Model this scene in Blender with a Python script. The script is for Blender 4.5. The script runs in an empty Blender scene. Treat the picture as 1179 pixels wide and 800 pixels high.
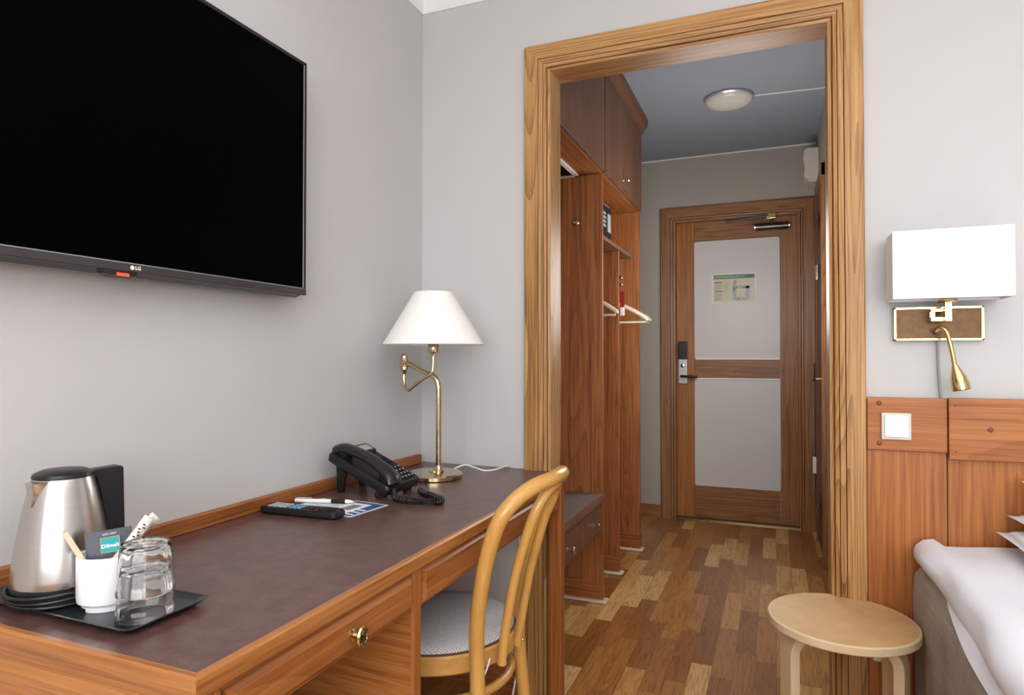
import bpy, bmesh, math, random
from mathutils import Vector, Matrix, Euler
random.seed(4)
PI=math.pi
SC=bpy.context.scene
COL=SC.collection
def srgb(r,g,b):
    f=lambda c:(c/255/12.92) if c/255<=.04045 else ((c/255+.055)/1.055)**2.4
    return (f(r),f(g),f(b),1)

# ------------------------------------------------------------------ materials
class NT:
    def __init__(s,name):
        s.m=bpy.data.materials.new(name); s.m.use_nodes=True
        s.t=s.m.node_tree; s.t.nodes.clear()
        s.out=s.n('ShaderNodeOutputMaterial'); s.b=s.n('ShaderNodeBsdfPrincipled')
        s.l(s.b.outputs[0],s.out.inputs[0])
    def n(s,t,**k):
        x=s.t.nodes.new(t)
        for a,v in k.items(): setattr(x,a,v)
        return x
    def l(s,a,b): s.t.links.new(a,b)
    def math(s,op,a,b=None,c=None):
        x=s.n('ShaderNodeMath',operation=op)
        for i,v in enumerate((a,b,c)):
            if v is None: continue
            if isinstance(v,(int,float)): x.inputs[i].default_value=v
            else: s.l(v,x.inputs[i])
        return x.outputs[0]
    def ramp(s,fac,stops,interp='LINEAR'):
        r=s.n('ShaderNodeValToRGB'); r.color_ramp.interpolation=interp
        e=r.color_ramp.elements
        while len(e)<len(stops): e.new(.5)
        for i,(p,c) in enumerate(stops): e[i].position=p; e[i].color=c
        s.l(fac,r.inputs[0]); return r.outputs[0]
    def noise(s,vec,scale,detail=3,rough=.5,dist=0):
        x=s.n('ShaderNodeTexNoise'); x.inputs['Scale'].default_value=scale; x.inputs['Detail'].default_value=detail
        x.inputs['Roughness'].default_value=rough; x.inputs['Distortion'].default_value=dist
        s.l(vec,x.inputs['Vector']); return x.outputs['Fac']
    def mapping(s,vec,scale=(1,1,1),rot=(0,0,0)):
        x=s.n('ShaderNodeMapping'); x.inputs['Scale'].default_value=scale; x.inputs['Rotation'].default_value=rot
        s.l(vec,x.inputs['Vector']); return x.outputs[0]
    def objvec(s): return s.n('ShaderNodeTexCoord').outputs['Object']
    def mix(s,fac,a,b,mode='MIX'):
        x=s.n('ShaderNodeMix',data_type='RGBA',blend_type=mode)
        if isinstance(fac,(int,float)): x.inputs[0].default_value=fac
        else: s.l(fac,x.inputs[0])
        for i,v in ((6,a),(7,b)):
            if isinstance(v,tuple): x.inputs[i].default_value=v
            else: s.l(v,x.inputs[i])
        return x.outputs[2]
    def bump(s,h,strength=.1,dist=.001):
        x=s.n('ShaderNodeBump'); x.inputs['Strength'].default_value=strength; x.inputs['Distance'].default_value=dist
        s.l(h,x.inputs['Height']); s.l(x.outputs[0],s.b.inputs['Normal'])
def plain(name,col,rough=.5,metal=0,spec=.5,noise=0,nscale=40,bump=0,bscale=200,coat=0,emit=0,trans=0,ior=1.45,sheen=0):
    m=NT(name); b=m.b
    b.inputs['Roughness'].default_value=rough; b.inputs['Metallic'].default_value=metal
    b.inputs['Specular IOR Level'].default_value=spec; b.inputs['Coat Weight'].default_value=coat
    b.inputs['IOR'].default_value=ior; b.inputs['Transmission Weight'].default_value=trans
    b.inputs['Sheen Weight'].default_value=sheen
    v=m.objvec()
    f=m.noise(v,nscale,3)
    k=noise
    c0=tuple(max(0,x*(1-k)) for x in col[:3])+(1,); c1=tuple(min(1,x*(1+k)) for x in col[:3])+(1,)
    m.l(m.ramp(f,[(.3,c0),(.7,c1)]),b.inputs['Base Color'])
    if bump: m.bump(m.noise(v,bscale,3),bump,.001)
    if emit:
        b.inputs['Emission Color'].default_value=col; b.inputs['Emission Strength'].default_value=emit
    return m.m
def wood(name,axis,cd,cm,cl,ring=9,rough=.35,pore=.5,coat=.25,stretch=.07,contrast=1.,bump=.15):
    m=NT(name); b=m.b; v=m.objvec()
    oi=m.n('ShaderNodeObjectInfo'); 
    add=m.n('ShaderNodeVectorMath',operation='ADD'); cmb=m.n('ShaderNodeCombineXYZ')
    r=oi.outputs['Random']
    m.l(m.math('MULTIPLY',r,3.7),cmb.inputs[0]); m.l(m.math('MULTIPLY',r,9.1),cmb.inputs[1]); m.l(m.math('MULTIPLY',r,5.3),cmb.inputs[2])
    m.l(v,add.inputs[0]); m.l(cmb.outputs[0],add.inputs[1]); v=add.outputs[0]
    i='xyz'.index(axis)
    sc=[1,1,1]; sc[i]=stretch
    w=m.mapping(v,tuple(sc))
    big=m.noise(w,5.5,2,.45,.3)
    rings=m.math('FRACT',m.math('MULTIPLY',big,ring*2.6))
    # sharp latewood edge, slow fade
    rl=m.math('POWER',rings,2.2)
    sc2=[1,1,1]; sc2[i]=.02
    fib=m.noise(m.mapping(v,tuple(sc2)),300,2,.6)
    fib2=m.noise(m.mapping(v,tuple(sc2)),85,2,.7)
    sc3=[1,1,1]; sc3[i]=.12
    med=m.noise(m.mapping(v,tuple(sc3)),9,2,.5)
    f=m.math('SUBTRACT',.62,m.math('MULTIPLY',rl,.36*contrast))
    f=m.math('ADD',f,m.math('MULTIPLY',m.math('SUBTRACT',med,.5),.35))
    f=m.math('ADD',f,m.math('MULTIPLY',m.math('SUBTRACT',fib2,.5),pore*.9))
    f=m.math('ADD',m.math('MULTIPLY',m.math('SUBTRACT',fib,.5),pore*.8),f)
    c=m.ramp(f,[(.18,cd),(.5,cm),(.82,cl)])
    m.l(c,b.inputs['Base Color']); b.inputs['Roughness'].default_value=rough
    b.inputs['Coat Weight'].default_value=coat; b.inputs['Coat Roughness'].default_value=.2
    b.inputs['Specular IOR Level'].default_value=.35
    m.bump(fib,bump,.0006)
    return m.m
M={}
def W3(key,cd,cm,cl,**k):
    for a in 'xyz': M[key+a]=wood(key+'_'+a,a,cd,cm,cl,**k)
W3('trim',srgb(104,66,34),srgb(170,124,72),srgb(202,158,104),ring=15,contrast=.75,pore=.75,rough=.45,coat=.04,stretch=.05)
W3('desk',srgb(96,52,24),srgb(146,86,42),srgb(172,110,60),ring=7,contrast=.45,pore=.8,rough=.36,coat=.15,stretch=.05)
W3('ward',srgb(90,46,22),srgb(144,84,42),srgb(172,110,62),ring=13,contrast=.5,pore=.95,rough=.46,coat=.05,stretch=.05)
W3('cab',srgb(78,50,36),srgb(112,77,58),srgb(132,96,74),ring=4,contrast=.4,pore=.5,rough=.5,coat=.03)
W3('head',srgb(118,64,28),srgb(160,94,44),srgb(184,118,62),ring=6,contrast=.4,pore=.9,rough=.45,coat=.1,stretch=.05)
W3('door',srgb(88,54,30),srgb(138,92,54),srgb(166,118,74),ring=15,contrast=.6,pore=.95,rough=.42,coat=.05,stretch=.05)
W3('birch',srgb(190,160,120),srgb(216,190,152),srgb(228,206,172),ring=3,contrast=.3,pore=.2,rough=.4,coat=.1)
W3('beech',srgb(162,110,50),srgb(200,148,76),srgb(216,170,98),ring=3,contrast=.25,pore=.3,rough=.28,coat=.5)
W3('edge',srgb(116,66,32),srgb(160,100,50),srgb(186,126,72),ring=7,contrast=.45,pore=.8,rough=.34,coat=.15,stretch=.05)
M['wall']=plain('wall_paint',srgb(200,199,198),.9,spec=.2,noise=.015,nscale=3,bump=.22,bscale=160)
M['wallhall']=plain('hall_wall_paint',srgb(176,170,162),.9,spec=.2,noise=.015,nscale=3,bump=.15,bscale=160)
M['ceil']=plain('ceiling_white',srgb(240,240,238),.9,spec=.2,noise=.01)
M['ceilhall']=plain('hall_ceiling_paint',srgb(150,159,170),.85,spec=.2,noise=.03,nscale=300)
M['white']=plain('white_plastic',srgb(238,238,236),.35,noise=.01)
M['offwhite']=plain('cream_plastic',srgb(214,206,196),.45,noise=.01)
M['black']=plain('black_plastic',srgb(22,22,24),.35,noise=.1)
M['blackmatte']=plain('black_matte',srgb(14,14,15),.6,noise=.1)
M['screen']=plain('tv_glass',(0.0003,0.0003,0.0003,1),.5,spec=.02)
M['gloss']=plain('glossy_dark_bezel',srgb(34,33,34),.22,noise=.1)
M['bezel']=plain('grey_bezel',srgb(70,68,68),.3,metal=.4,noise=.05)
M['ledred']=plain('red_led',srgb(255,70,40),.4,emit=1.2)
M['tray']=plain('black_tray',srgb(36,38,40),.32,noise=.1)
M['brass']=plain('brass',srgb(214,190,134),.2,metal=1,noise=.04,nscale=12)
M['nickelbrass']=plain('pale_brass',srgb(206,188,150),.16,metal=1,noise=.05,nscale=12)
M['plate']=plain('bronze_plate',srgb(92,64,34),.38,metal=.5,noise=.2,nscale=60)
M['chrome']=plain('chrome',srgb(210,208,204),.15,metal=1,noise=.02)
M['steeldark']=plain('dark_steel',srgb(92,88,82),.3,metal=1,noise=.05)
M['ceramic']=plain('white_ceramic',srgb(242,243,246),.12,coat=.5,noise=.005)
M['shade']=plain('lamp_shade_fabric',srgb(246,244,240),.8,noise=.01,nscale=200,emit=.03)
M['shade2']=plain('sconce_shade_fabric',srgb(240,241,246),.85,noise=.01,nscale=200,emit=.03)
M['duvet']=plain('white_cotton',srgb(232,234,242),.85,noise=.01,sheen=.2,bump=.1,bscale=300)
M['pillow']=plain('pillow_cotton',srgb(232,234,240),.85,noise=.02,sheen=.2)
M['paper']=plain('white_paper',srgb(232,234,238),.7,noise=.02)
M['bluepaper']=plain('blue_leaflet',srgb(58,92,140),.5,noise=.2,nscale=120)
M['greypaint']=plain('door_panel_paint',srgb(212,209,208),.4,noise=.012,nscale=4)
M['silver']=plain('silver_plastic',srgb(196,196,196),.3,metal=.6,noise=.02)
M['red']=plain('red_fabric',srgb(150,22,22),.7,noise=.1)
M['birchpale']=plain('pale_stick_wood',srgb(226,206,172),.6,noise=.05)
M['cream']=plain('hanger_wood',srgb(228,212,186),.4,noise=.05)
M['taupe']=plain('hanger_taupe',srgb(170,152,132),.4,noise=.05)
M['sachet']=plain('tea_sachet',srgb(74,76,88),.45,noise=.08,nscale=30)
M['teal']=plain('teal_label',srgb(26,160,165),.4,noise=.03)
M['gold']=plain('gold_print',srgb(190,160,90),.4,noise=.05)
M['foil']=plain('sugar_foil',srgb(214,206,196),.3,metal=.4,noise=.35,nscale=70)
M['green']=plain('green_print',srgb(38,116,74),.4,noise=.03)
M['planbeige']=plain('plan_beige',srgb(206,200,170),.4,noise=.03)
M['planblue']=plain('plan_blue_grey',srgb(160,170,184),.4,noise=.03)
M['planred']=plain('plan_red',srgb(160,70,60),.4,noise=.03)
M['ink']=plain('dark_ink',srgb(40,42,46),.5,noise=.03)
M['greyink']=plain('grey_ink',srgb(130,130,124),.5,noise=.03)
M['cable']=plain('clear_grey_cable',srgb(168,168,168),.3,noise=.05)
M['lampglass']=plain('frosted_glass',srgb(206,206,200),.25,noise=.03)
M['safe']=plain('safe_grey',srgb(66,68,72),.4,noise=.05)
M['keygrey']=plain('grey_keys',srgb(168,176,182),.45,noise=.03)
M['keyblue']=plain('blue_keys',srgb(120,160,190),.45,noise=.03)
M['threshold']=plain('threshold_metal',srgb(110,88,58),.3,metal=.7,noise=.1)
M['qround']=plain('white_quarter_round',srgb(214,196,172),.5,noise=.03)
M['screw']=plain('brown_screw_cap',srgb(112,60,34),.4,noise=.1)
M['glasspane']=plain('window_glass',(1,1,1,1),.0,trans=1)
def glass():
    m=NT('drinking_glass'); b=m.b
    b.inputs['Base Color'].default_value=(1,1,1,1); b.inputs['Roughness'].default_value=.0
    b.inputs['Transmission Weight'].default_value=1; b.inputs['IOR'].default_value=1.47
    v=m.objvec(); m.bump(m.noise(v,60,2),.008,.001)
    return m.m
M['glass']=glass()
def steel():
    m=NT('brushed_steel'); b=m.b; v=m.objvec()
    f=m.noise(m.mapping(v,(1,1,30)),30,2,.5)
    m.l(m.ramp(f,[(.2,srgb(194,190,186)),(.8,srgb(204,201,198))]),b.inputs['Base Color'])
    b.inputs['Metallic'].default_value=1; b.inputs['Roughness'].default_value=.27
    return m.m
M['steel']=steel()
def laminate():
    m=NT('desktop_laminate'); b=m.b; v=m.objvec()
    f=m.noise(v,28,6,.65,.4); g=m.noise(v,160,3,.6)
    h=m.math('ADD',m.math('MULTIPLY',f,.7),m.math('MULTIPLY',g,.3))
    m.l(m.ramp(h,[(.3,srgb(76,48,44)),(.52,srgb(98,68,63)),(.75,srgb(120,90,83))]),b.inputs['Base Color'])
    b.inputs['Roughness'].default_value=.3; b.inputs['Specular IOR Level'].default_value=.6
    m.bump(g,.12,.0006); return m.m
M['lam']=laminate()
def benchtop():
    m=NT('bench_textured_top'); b=m.b; v=m.objvec()
    f=m.noise(v,180,3,.6)
    m.l(m.ramp(f,[(.35,srgb(84,70,66)),(.65,srgb(140,126,120))]),b.inputs['Base Color'])
    b.inputs['Roughness'].default_value=.6; m.bump(f,.2,.001); return m.m
M['bench']=benchtop()
def weave(name,ca,cb,scale=260,bump=.4,rough=.85):
    m=NT(name); b=m.b; v=m.objvec()
    sep=m.n('ShaderNodeSeparateXYZ'); m.l(v,sep.inputs[0])
    sx=m.math('SINE',m.math('MULTIPLY',m.math('ADD',sep.outputs[0],sep.outputs[1]),scale*2.2))
    sy=m.math('SINE',m.math('MULTIPLY',m.math('SUBTRACT',sep.outputs[0],sep.outputs[1]),scale*2.2))
    p=m.math('MULTIPLY',m.math('ADD',m.math('MULTIPLY',sx,sy),1),.5)
    n=m.noise(v,scale,3,.6)
    f=m.math('ADD',m.math('MULTIPLY',p,.45),m.math('MULTIPLY',n,.55))
    m.l(m.ramp(f,[(.25,ca),(.7,cb)]),b.inputs['Base Color']); b.inputs['Roughness'].default_value=rough
    b.inputs['Specular IOR Level'].default_value=.2
    m.bump(f,bump,.001); return m.m
M['seatfab']=weave('seat_tweed',srgb(140,138,138),srgb(228,228,228),300)
def linen():
    m=NT('grey_linen'); b=m.b; v=m.objvec()
    a=m.noise(m.mapping(v,(1,1,.03)),420,2,.6); c=m.noise(m.mapping(v,(.03,.03,1)),420,2,.6)
    f=m.math('MULTIPLY',m.math('ADD',a,c),.5)
    m.l(m.ramp(f,[(.35,srgb(150,141,131)),(.65,srgb(186,178,168))]),b.inputs['Base Color']); b.inputs['Roughness'].default_value=.9
    b.inputs['Specular IOR Level'].default_value=.15
    m.bump(f,.3,.001); return m.m
M['linen']=linen()
def parquet():
    m=NT('oak_parquet'); b=m.b; v=m.objvec()
    sep=m.n('ShaderNodeSeparateXYZ'); m.l(v,sep.inputs[0]); x,y=sep.outputs[0],sep.outputs[1]
    sw=.072; L=.44
    xi=m.math('DIVIDE',x,sw); si=m.math('FLOOR',xi); xf=m.math('FRACT',xi)
    wn=m.n('ShaderNodeTexWhiteNoise',noise_dimensions='1D'); m.l(si,wn.inputs['W'])
    yi=m.math('DIVIDE',m.math('ADD',y,m.math('MULTIPLY',wn.outputs['Value'],3.1)),L)
    pi_=m.math('FLOOR',yi); yf=m.math('FRACT',yi)
    cmb=m.n('ShaderNodeCombineXYZ'); m.l(si,cmb.inputs[0]); m.l(pi_,cmb.inputs[1])
    w2=m.n('ShaderNodeTexWhiteNoise',noise_dimensions='2D'); m.l(cmb.outputs[0],w2.inputs['Vector'])
    rnd=w2.outputs['Value']
    # per plank grain
    off=m.n('ShaderNodeCombineXYZ'); m.l(m.math('MULTIPLY',rnd,37.),off.inputs[0]); m.l(m.math('MULTIPLY',rnd,11.),off.inputs[2])
    add=m.n('ShaderNodeVectorMath',operation='ADD'); m.l(v,add.inputs[0]); m.l(off.outputs[0],add.inputs[1])
    g=m.noise(m.mapping(add.outputs[0],(1,.12,1)),14,3,.6,.8)
    ring=m.math('ABSOLUTE',m.math('SUBTRACT',m.math('FRACT',m.math('MULTIPLY',g,9)),.5))
    fib=m.noise(m.mapping(add.outputs[0],(1,.03,1)),260,2,.6)
    base=m.ramp(rnd,[(0,srgb(140,88,42)),(.3,srgb(160,106,54)),(.6,srgb(178,124,66)),(.82,srgb(194,142,82)),(.97,srgb(222,178,118))])
    gr=m.math('ADD',m.math('MULTIPLY',ring,.7),m.math('MULTIPLY',fib,.75))
    tint=m.ramp(gr,[(.2,(.5,.43,.36,1)),(.55,(.95,.95,.95,1)),(.9,(1.12,1.1,1.05,1))])
    c=m.mix(1,base,tint,'MULTIPLY')
    # joints
    ex=m.math('LESS_THAN',xf,.022); ey=m.math('LESS_THAN',yf,.004)
    j=m.math('MAXIMUM',ex,ey)
    c=m.mix(m.math('MULTIPLY',j,.6),c,srgb(60,36,20))
    m.l(c,b.inputs['Base Color'])
    b.inputs['Roughness'].default_value=.3; b.inputs['Specular IOR Level'].default_value=.5
    b.inputs['Coat Weight'].default_value=.3; b.inputs['Coat Roughness'].default_value=.18
    m.bump(fib,.08,.0006)
    return m.m
M['parquet']=parquet()

# ------------------------------------------------------------------ geometry helpers
def wloc(o):
    v=Vector((0,0,0))
    while o is not None: v=v+Vector(o.location); o=o.parent
    return v
def obj(name,bm,mat,parent=None,bevel=0,smooth=35,seg=2,kind=None,recalc=True):
    if recalc: bmesh.ops.recalc_face_normals(bm,faces=bm.faces[:])
    me=bpy.data.meshes.new(name)
    off=Vector((0,0,0))
    o=bpy.data.objects.new(name,me)
    if parent is not None: off=wloc(parent)
    else:
        xs=[v.co for v in bm.verts]
        off=Vector(((min(v.x for v in xs)+max(v.x for v in xs))/2,(min(v.y for v in xs)+max(v.y for v in xs))/2,min(v.z for v in xs)))
        o.location=off
    bmesh.ops.translate(bm,vec=-off,verts=bm.verts[:])
    if smooth:
        for f in bm.faces: f.smooth=True
    bm.to_mesh(me); bm.free()
    if smooth: me.set_sharp_from_angle(angle=math.radians(smooth))
    me.materials.append(M[mat] if isinstance(mat,str) else mat)
    COL.objects.link(o)
    if parent is not None: o.parent=parent
    if bevel:
        b=o.modifiers.new('bevel','BEVEL'); b.width=bevel; b.segments=seg; b.limit_method='ANGLE'; b.angle_limit=math.radians(40); b.harden_normals=True
    if kind: o['kind']=kind
    return o
def pieces(name,bm,mat,parent=None,**k):
    bm.verts.ensure_lookup_table(); seen=set(); out=[]
    for v0 in bm.verts:
        if v0 in seen: continue
        st=[v0]; isl=[]; seen.add(v0)
        while st:
            q_=st.pop(); isl.append(q_)
            for e_ in q_.link_edges:
                o_=e_.other_vert(q_)
                if o_ not in seen: seen.add(o_); st.append(o_)
        nb=bmesh.new(); mp={q_:nb.verts.new(q_.co) for q_ in isl}; fs=set(f_ for q_ in isl for f_ in q_.link_faces)
        for f_ in fs: nb.faces.new([mp[x] for x in f_.verts])
        out.append(obj(name,nb,mat,parent,**k))
    bm.free(); return out
def tag(o,label,cat,group=None):
    o['label']=label; o['category']=cat
    if group: o['group']=group
    return o
def thing(name,label,cat,loc,group=None,kind=None):
    o=bpy.data.objects.new(name,None); COL.objects.link(o); o.location=loc; o.empty_display_size=.05
    if kind: o['kind']=kind
    if label: tag(o,label,cat,group)
    return o
def B(): return bmesh.new()
def box(bm,x0,x1,y0,y1,z0,z1):
    v=[bm.verts.new(p) for p in ((x0,y0,z0),(x1,y0,z0),(x1,y1,z0),(x0,y1,z0),(x0,y0,z1),(x1,y0,z1),(x1,y1,z1),(x0,y1,z1))]
    for f in ((0,3,2,1),(4,5,6,7),(0,1,5,4),(1,2,6,5),(2,3,7,6),(3,0,4,7)): bm.faces.new([v[i] for i in f])
    return bm
def boxb(*a): return box(B(),*a)
def obox(bm,mat4,sx,sy,sz):   # oriented box centred at origin of mat4
    v=[bm.verts.new(mat4@Vector((x*sx/2,y*sy/2,z*sz/2))) for x,y,z in ((-1,-1,-1),(1,-1,-1),(1,1,-1),(-1,1,-1),(-1,-1,1),(1,-1,1),(1,1,1),(-1,1,1))]
    for f in ((0,3,2,1),(4,5,6,7),(0,1,5,4),(1,2,6,5),(2,3,7,6),(3,0,4,7)): bm.faces.new([v[i] for i in f])
    return bm
def lathe(bm,prof,mat4=None,seg=40,sx=1,sy=1,a0=0):
    mat4=mat4 or Matrix()
    rings=[]
    for r,z in prof:
        if r<1e-6: rings.append([bm.verts.new(mat4@Vector((0,0,z)))])
        else: rings.append([bm.verts.new(mat4@Vector((r*sx*math.cos(a0+2*PI*i/seg),r*sy*math.sin(a0+2*PI*i/seg),z))) for i in range(seg)])
    for a,b in zip(rings,rings[1:]):
        if len(a)==1 and len(b)==1: continue
        for i in range(seg):
            j=(i+1)%seg
            if len(a)==1: bm.faces.new((a[0],b[i],b[j]))
            elif len(b)==1: bm.faces.new((a[i],a[j],b[0]))
            else: bm.faces.new((a[i],a[j],b[j],b[i]))
    return bm
def T(x,y,z): return Matrix.Translation((x,y,z))
def RX(d): return Matrix.Rotation(math.radians(d),4,'X')
def RY(d): return Matrix.Rotation(math.radians(d),4,'Y')
def RZ(d): return Matrix.Rotation(math.radians(d),4,'Z')
def catmull(P,n=8,closed=False):
    P=[Vector(p) for p in P]; out=[]
    N=len(P)
    for i in range(N if closed else N-1):
        g=lambda k:P[k%N] if closed else P[max(0,min(N-1,k))]
        p0,p1,p2,p3=g(i-1),g(i),g(i+1),g(i+2)
        for k in range(n):
            t=k/n
            out.append(.5*((2*p1)+(-p0+p2)*t+(2*p0-5*p1+4*p2-p3)*t*t+(-p0+3*p1-3*p2+p3)*t**3))
    if not closed: out.append(P[-1])
    return out
def tube(bm,pts,r,seg=12,closed=False,rs=None,flat=None):
    pts=[Vector(p) for p in pts]; n=len(pts)
    tan=[]
    for i in range(n):
        if closed: t=pts[(i+1)%n]-pts[i-1]
        else: t=pts[min(n-1,i+1)]-pts[max(0,i-1)]
        tan.append(t.normalized())
    up=Vector((0,0,1)) if abs(tan[0].z)<.9 else Vector((1,0,0))
    nrm=(up-tan[0]*up.dot(tan[0])).normalized(); rings=[]
    for i in range(n):
        nrm=(nrm-tan[i]*nrm.dot(tan[i])).normalized(); bn=tan[i].cross(nrm)
        rr=rs[i] if rs else r
        a,b=(1,1) if not flat else flat
        rings.append([bm.verts.new(pts[i]+(nrm*math.cos(2*PI*k/seg)*a+bn*math.sin(2*PI*k/seg)*b)*rr) for k in range(seg)])
    for i in range(n if closed else n-1):
        A,Bq=rings[i],rings[(i+1)%n]
        for k in range(seg):
            j=(k+1)%seg
            bm.faces.new((A[k],A[j],Bq[j],Bq[k]))
    if not closed:
        bm.faces.new(rings[0][::-1]); bm.faces.new(rings[-1])
    return bm
def prism(bm,poly,ext):
    ext=Vector(ext); a=[bm.verts.new(Vector(p)) for p in poly]; b=[bm.verts.new(Vector(p)+ext) for p in poly]
    bm.faces.new(a[::-1]); bm.faces.new(b)
    n=len(a)
    for i in range(n): bm.faces.new((a[i],a[(i+1)%n],b[(i+1)%n],b[i]))
    return bm
def sweepstrip(bm,prof_pts_a,prof_pts_b):   # closed profile a -> b, capped
    a=[bm.verts.new(p) for p in prof_pts_a]; b=[bm.verts.new(p) for p in prof_pts_b]
    n=len(a)
    for i in range(n): bm.faces.new((a[i],a[(i+1)%n],b[(i+1)%n],b[i]))
    bm.faces.new(a[::-1]); bm.faces.new(b)
    return bm
def rpanel(bm,axis,face,d,a0,a1,b0,b1,th=.018,bev=.012,raise_=.006,flatlip=.004):
    """fielded panel: slab behind 'face' with a bevelled raised field; axis is the normal, (a,b) the other axes"""
    def P(n,a,b):
        return (face+n*d,a,b) if axis=='x' else (a,face+n*d,b)
    steps=[(0,-th),(0,0),(flatlip,0),(flatlip+bev,raise_)]
    rings=[]
    for ins,n in steps:
        rings.append([bm.verts.new(P(n,a,b)) for a,b in ((a0+ins,b0+ins),(a1-ins,b0+ins),(a1-ins,b1-ins),(a0+ins,b1-ins))])
    for A,Q in zip(rings,rings[1:]):
        for k in range(4): bm.faces.new((A[k],A[(k+1)%4],Q[(k+1)%4],Q[k]))
    bm.faces.new(rings[0][::-1]); bm.faces.new(rings[-1])
    return bm
def text(body,size,mat4,mat,parent=None,name='lettering',ext=.0002,bold=0,align='CENTER'):
    cu=bpy.data.curves.new(name,'FONT'); cu.body=body; cu.size=size; cu.extrude=ext; cu.align_x=align; cu.align_y='CENTER'; cu.offset=bold
    cu.resolution_u=2
    t=bpy.data.objects.new('tmp',cu); COL.objects.link(t)
    dg=bpy.context.evaluated_depsgraph_get(); dg.update()
    me=bpy.data.meshes.new_from_object(t.evaluated_get(dg)); bpy.data.objects.remove(t); bpy.data.curves.remove(cu)
    bm=B(); bm.from_mesh(me); bpy.data.meshes.remove(me); bm.transform(mat4)
    return obj(name,bm,mat,parent,smooth=0)

# ------------------------------------------------------------------ room shell
LX=-1.18; DY=2.03; RXW=2.3; BY=-1.9; CZ=2.5; FY=4.6; HX0=-1.33; HX1=.25; HC=2.51
OX0,OX1,OZ=-.690,.143,2.073        # doorway opening
def plane_struct(name,bm,mat): return obj(name,bm,mat,kind='structure',smooth=0)
plane_struct('floor',boxb(-1.4,2.4,-2.0,4.8,-.05,0),'parquet')
plane_struct('ceiling',boxb(-1.3,2.4,-2.0,2.12,CZ,CZ+.06),'ceil')
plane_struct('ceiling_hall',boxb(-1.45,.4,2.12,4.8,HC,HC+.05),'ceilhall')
plane_struct('wall_left',boxb(LX-.1,LX,-2.0,2.12,0,CZ),'wall')
bm=B()
box(bm,LX,OX0,DY,DY+.09,0,CZ); box(bm,OX1,RXW,DY,DY+.09,0,CZ); box(bm,OX0,OX1,DY,DY+.09,OZ,CZ)
plane_struct('wall_front',bm,'wall')
plane_struct('wall_right',boxb(RXW,RXW+.1,-2.0,2.12,0,CZ),'wall')
bm=B(); wx0,wx1,wz0,wz1=-.8,1.9,.85,2.25
box(bm,LX,wx0,BY-.1,BY,0,CZ); box(bm,wx1,RXW,BY-.1,BY,0,CZ); box(bm,wx0,wx1,BY-.1,BY,0,wz0); box(bm,wx0,wx1,BY-.1,BY,wz1,CZ)
plane_struct('wall_back',bm,'wall')
w=thing('window_1',None,None,((wx0+wx1)/2,BY-.05,wz0),kind='structure')
bm=B()
for a in (wx0,(wx0+wx1)/2-.03,wx1-.06): box(bm,a,a+.06,BY-.08,BY-.02,wz0,wz1)
box(bm,wx0,wx1,BY-.08,BY-.02,wz0,wz0+.06); box(bm,wx0,wx1,BY-.08,BY-.02,wz1-.06,wz1)
obj('window_frame',bm,'white',w)
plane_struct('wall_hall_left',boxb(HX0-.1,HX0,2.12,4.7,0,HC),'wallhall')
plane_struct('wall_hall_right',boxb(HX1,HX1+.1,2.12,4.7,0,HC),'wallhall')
LDX0,LDX1,LDZ=-.648,.142,2.06     # far door opening
bm=B()
box(bm,HX0,LDX0,FY,FY+.12,0,HC); box(bm,LDX1,HX1,FY,FY+.12,0,HC); box(bm,LDX0,LDX1,FY,FY+.12,LDZ,HC)
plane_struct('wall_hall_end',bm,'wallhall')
# cornice in the room corner (trim)
bm=B()
def cov(d): return [(0,2.36),(.006,2.36),(.010,2.41),(.03,2.455),(.06,2.485),(.075,CZ),(0,CZ)]
pa=[(LX+a,-2.0,z) for a,z in cov(0)]; pb=[(LX+a,DY-a,z) for a,z in cov(0)]
sweepstrip(bm,pa,pb); plane_struct('trim_1',bm,'ceil')
bm=B(); sweepstrip(bm,[(LX+a,DY-a,z) for a,z in cov(0)],[(RXW,DY-a,z) for a,z in cov(0)]); plane_struct('trim_2',bm,'ceil')
# hall ceiling edge bead
bm=B(); tube(bm,[(HX0,FY-.005,HC-.004),(HX1,FY-.005,HC-.004)],.006,6); plane_struct('trim_3',bm,'white')
# baseboards
plane_struct('baseboard_front',boxb(LX,OX0-.089,DY-.014,DY,0,.078),'wardx')
plane_struct('baseboard_hall_end',boxb(HX0,LDX0-.1,FY-.014,FY,0,.085),'doorx')

def casing(root,x0,x1,z1,yf,prof,wo,wm,names=('casing_side','casing_head')):
    """mitred door surround; prof = [(t,d)] from the opening outwards, d = stand-off from wall plane yf"""
    pr=[(0,0)]+prof+[(prof[-1][0],0)]
    bm=B(); sweepstrip(bm,[(x0-t,yf-d,0) for t,d in pr],[(x0-t,yf-d,z1+t) for t,d in pr]); obj(names[0],bm,wm+'z',root,smooth=0)
    bm=B(); sweepstrip(bm,[(x1+t,yf-d,0) for t,d in pr],[(x1+t,yf-d,z1+t) for t,d in pr]); obj(names[0],bm,wm+'z',root,smooth=0)
    bm=B(); sweepstrip(bm,[(x0-t,yf-d,z1+t) for t,d in pr],[(x1+t,yf-d,z1+t) for t,d in pr]); obj(names[1],bm,wm+'x',root,smooth=0)
g=.0022
P1=[(0,.010),(.006,.012),(.0062,.0135),(.0062+g,.005),(.0062+2*g,.015),(.020,.0175),(.0205,.006),(.0205+g,.018),(.036,.020),(.0365,.006),(.0365+g,.022),(.084,.022),(.087,.019)]
d1=thing('door_1',None,None,((OX0+OX1)/2,DY,0),kind='structure')
casing(d1,OX0,OX1,OZ,DY,P1,.087,'trim')
e=.002
obj('reveal',boxb(OX0-.004,OX0+e,DY-.009,DY+.10,0,OZ),'trimz',d1,smooth=0)
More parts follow.
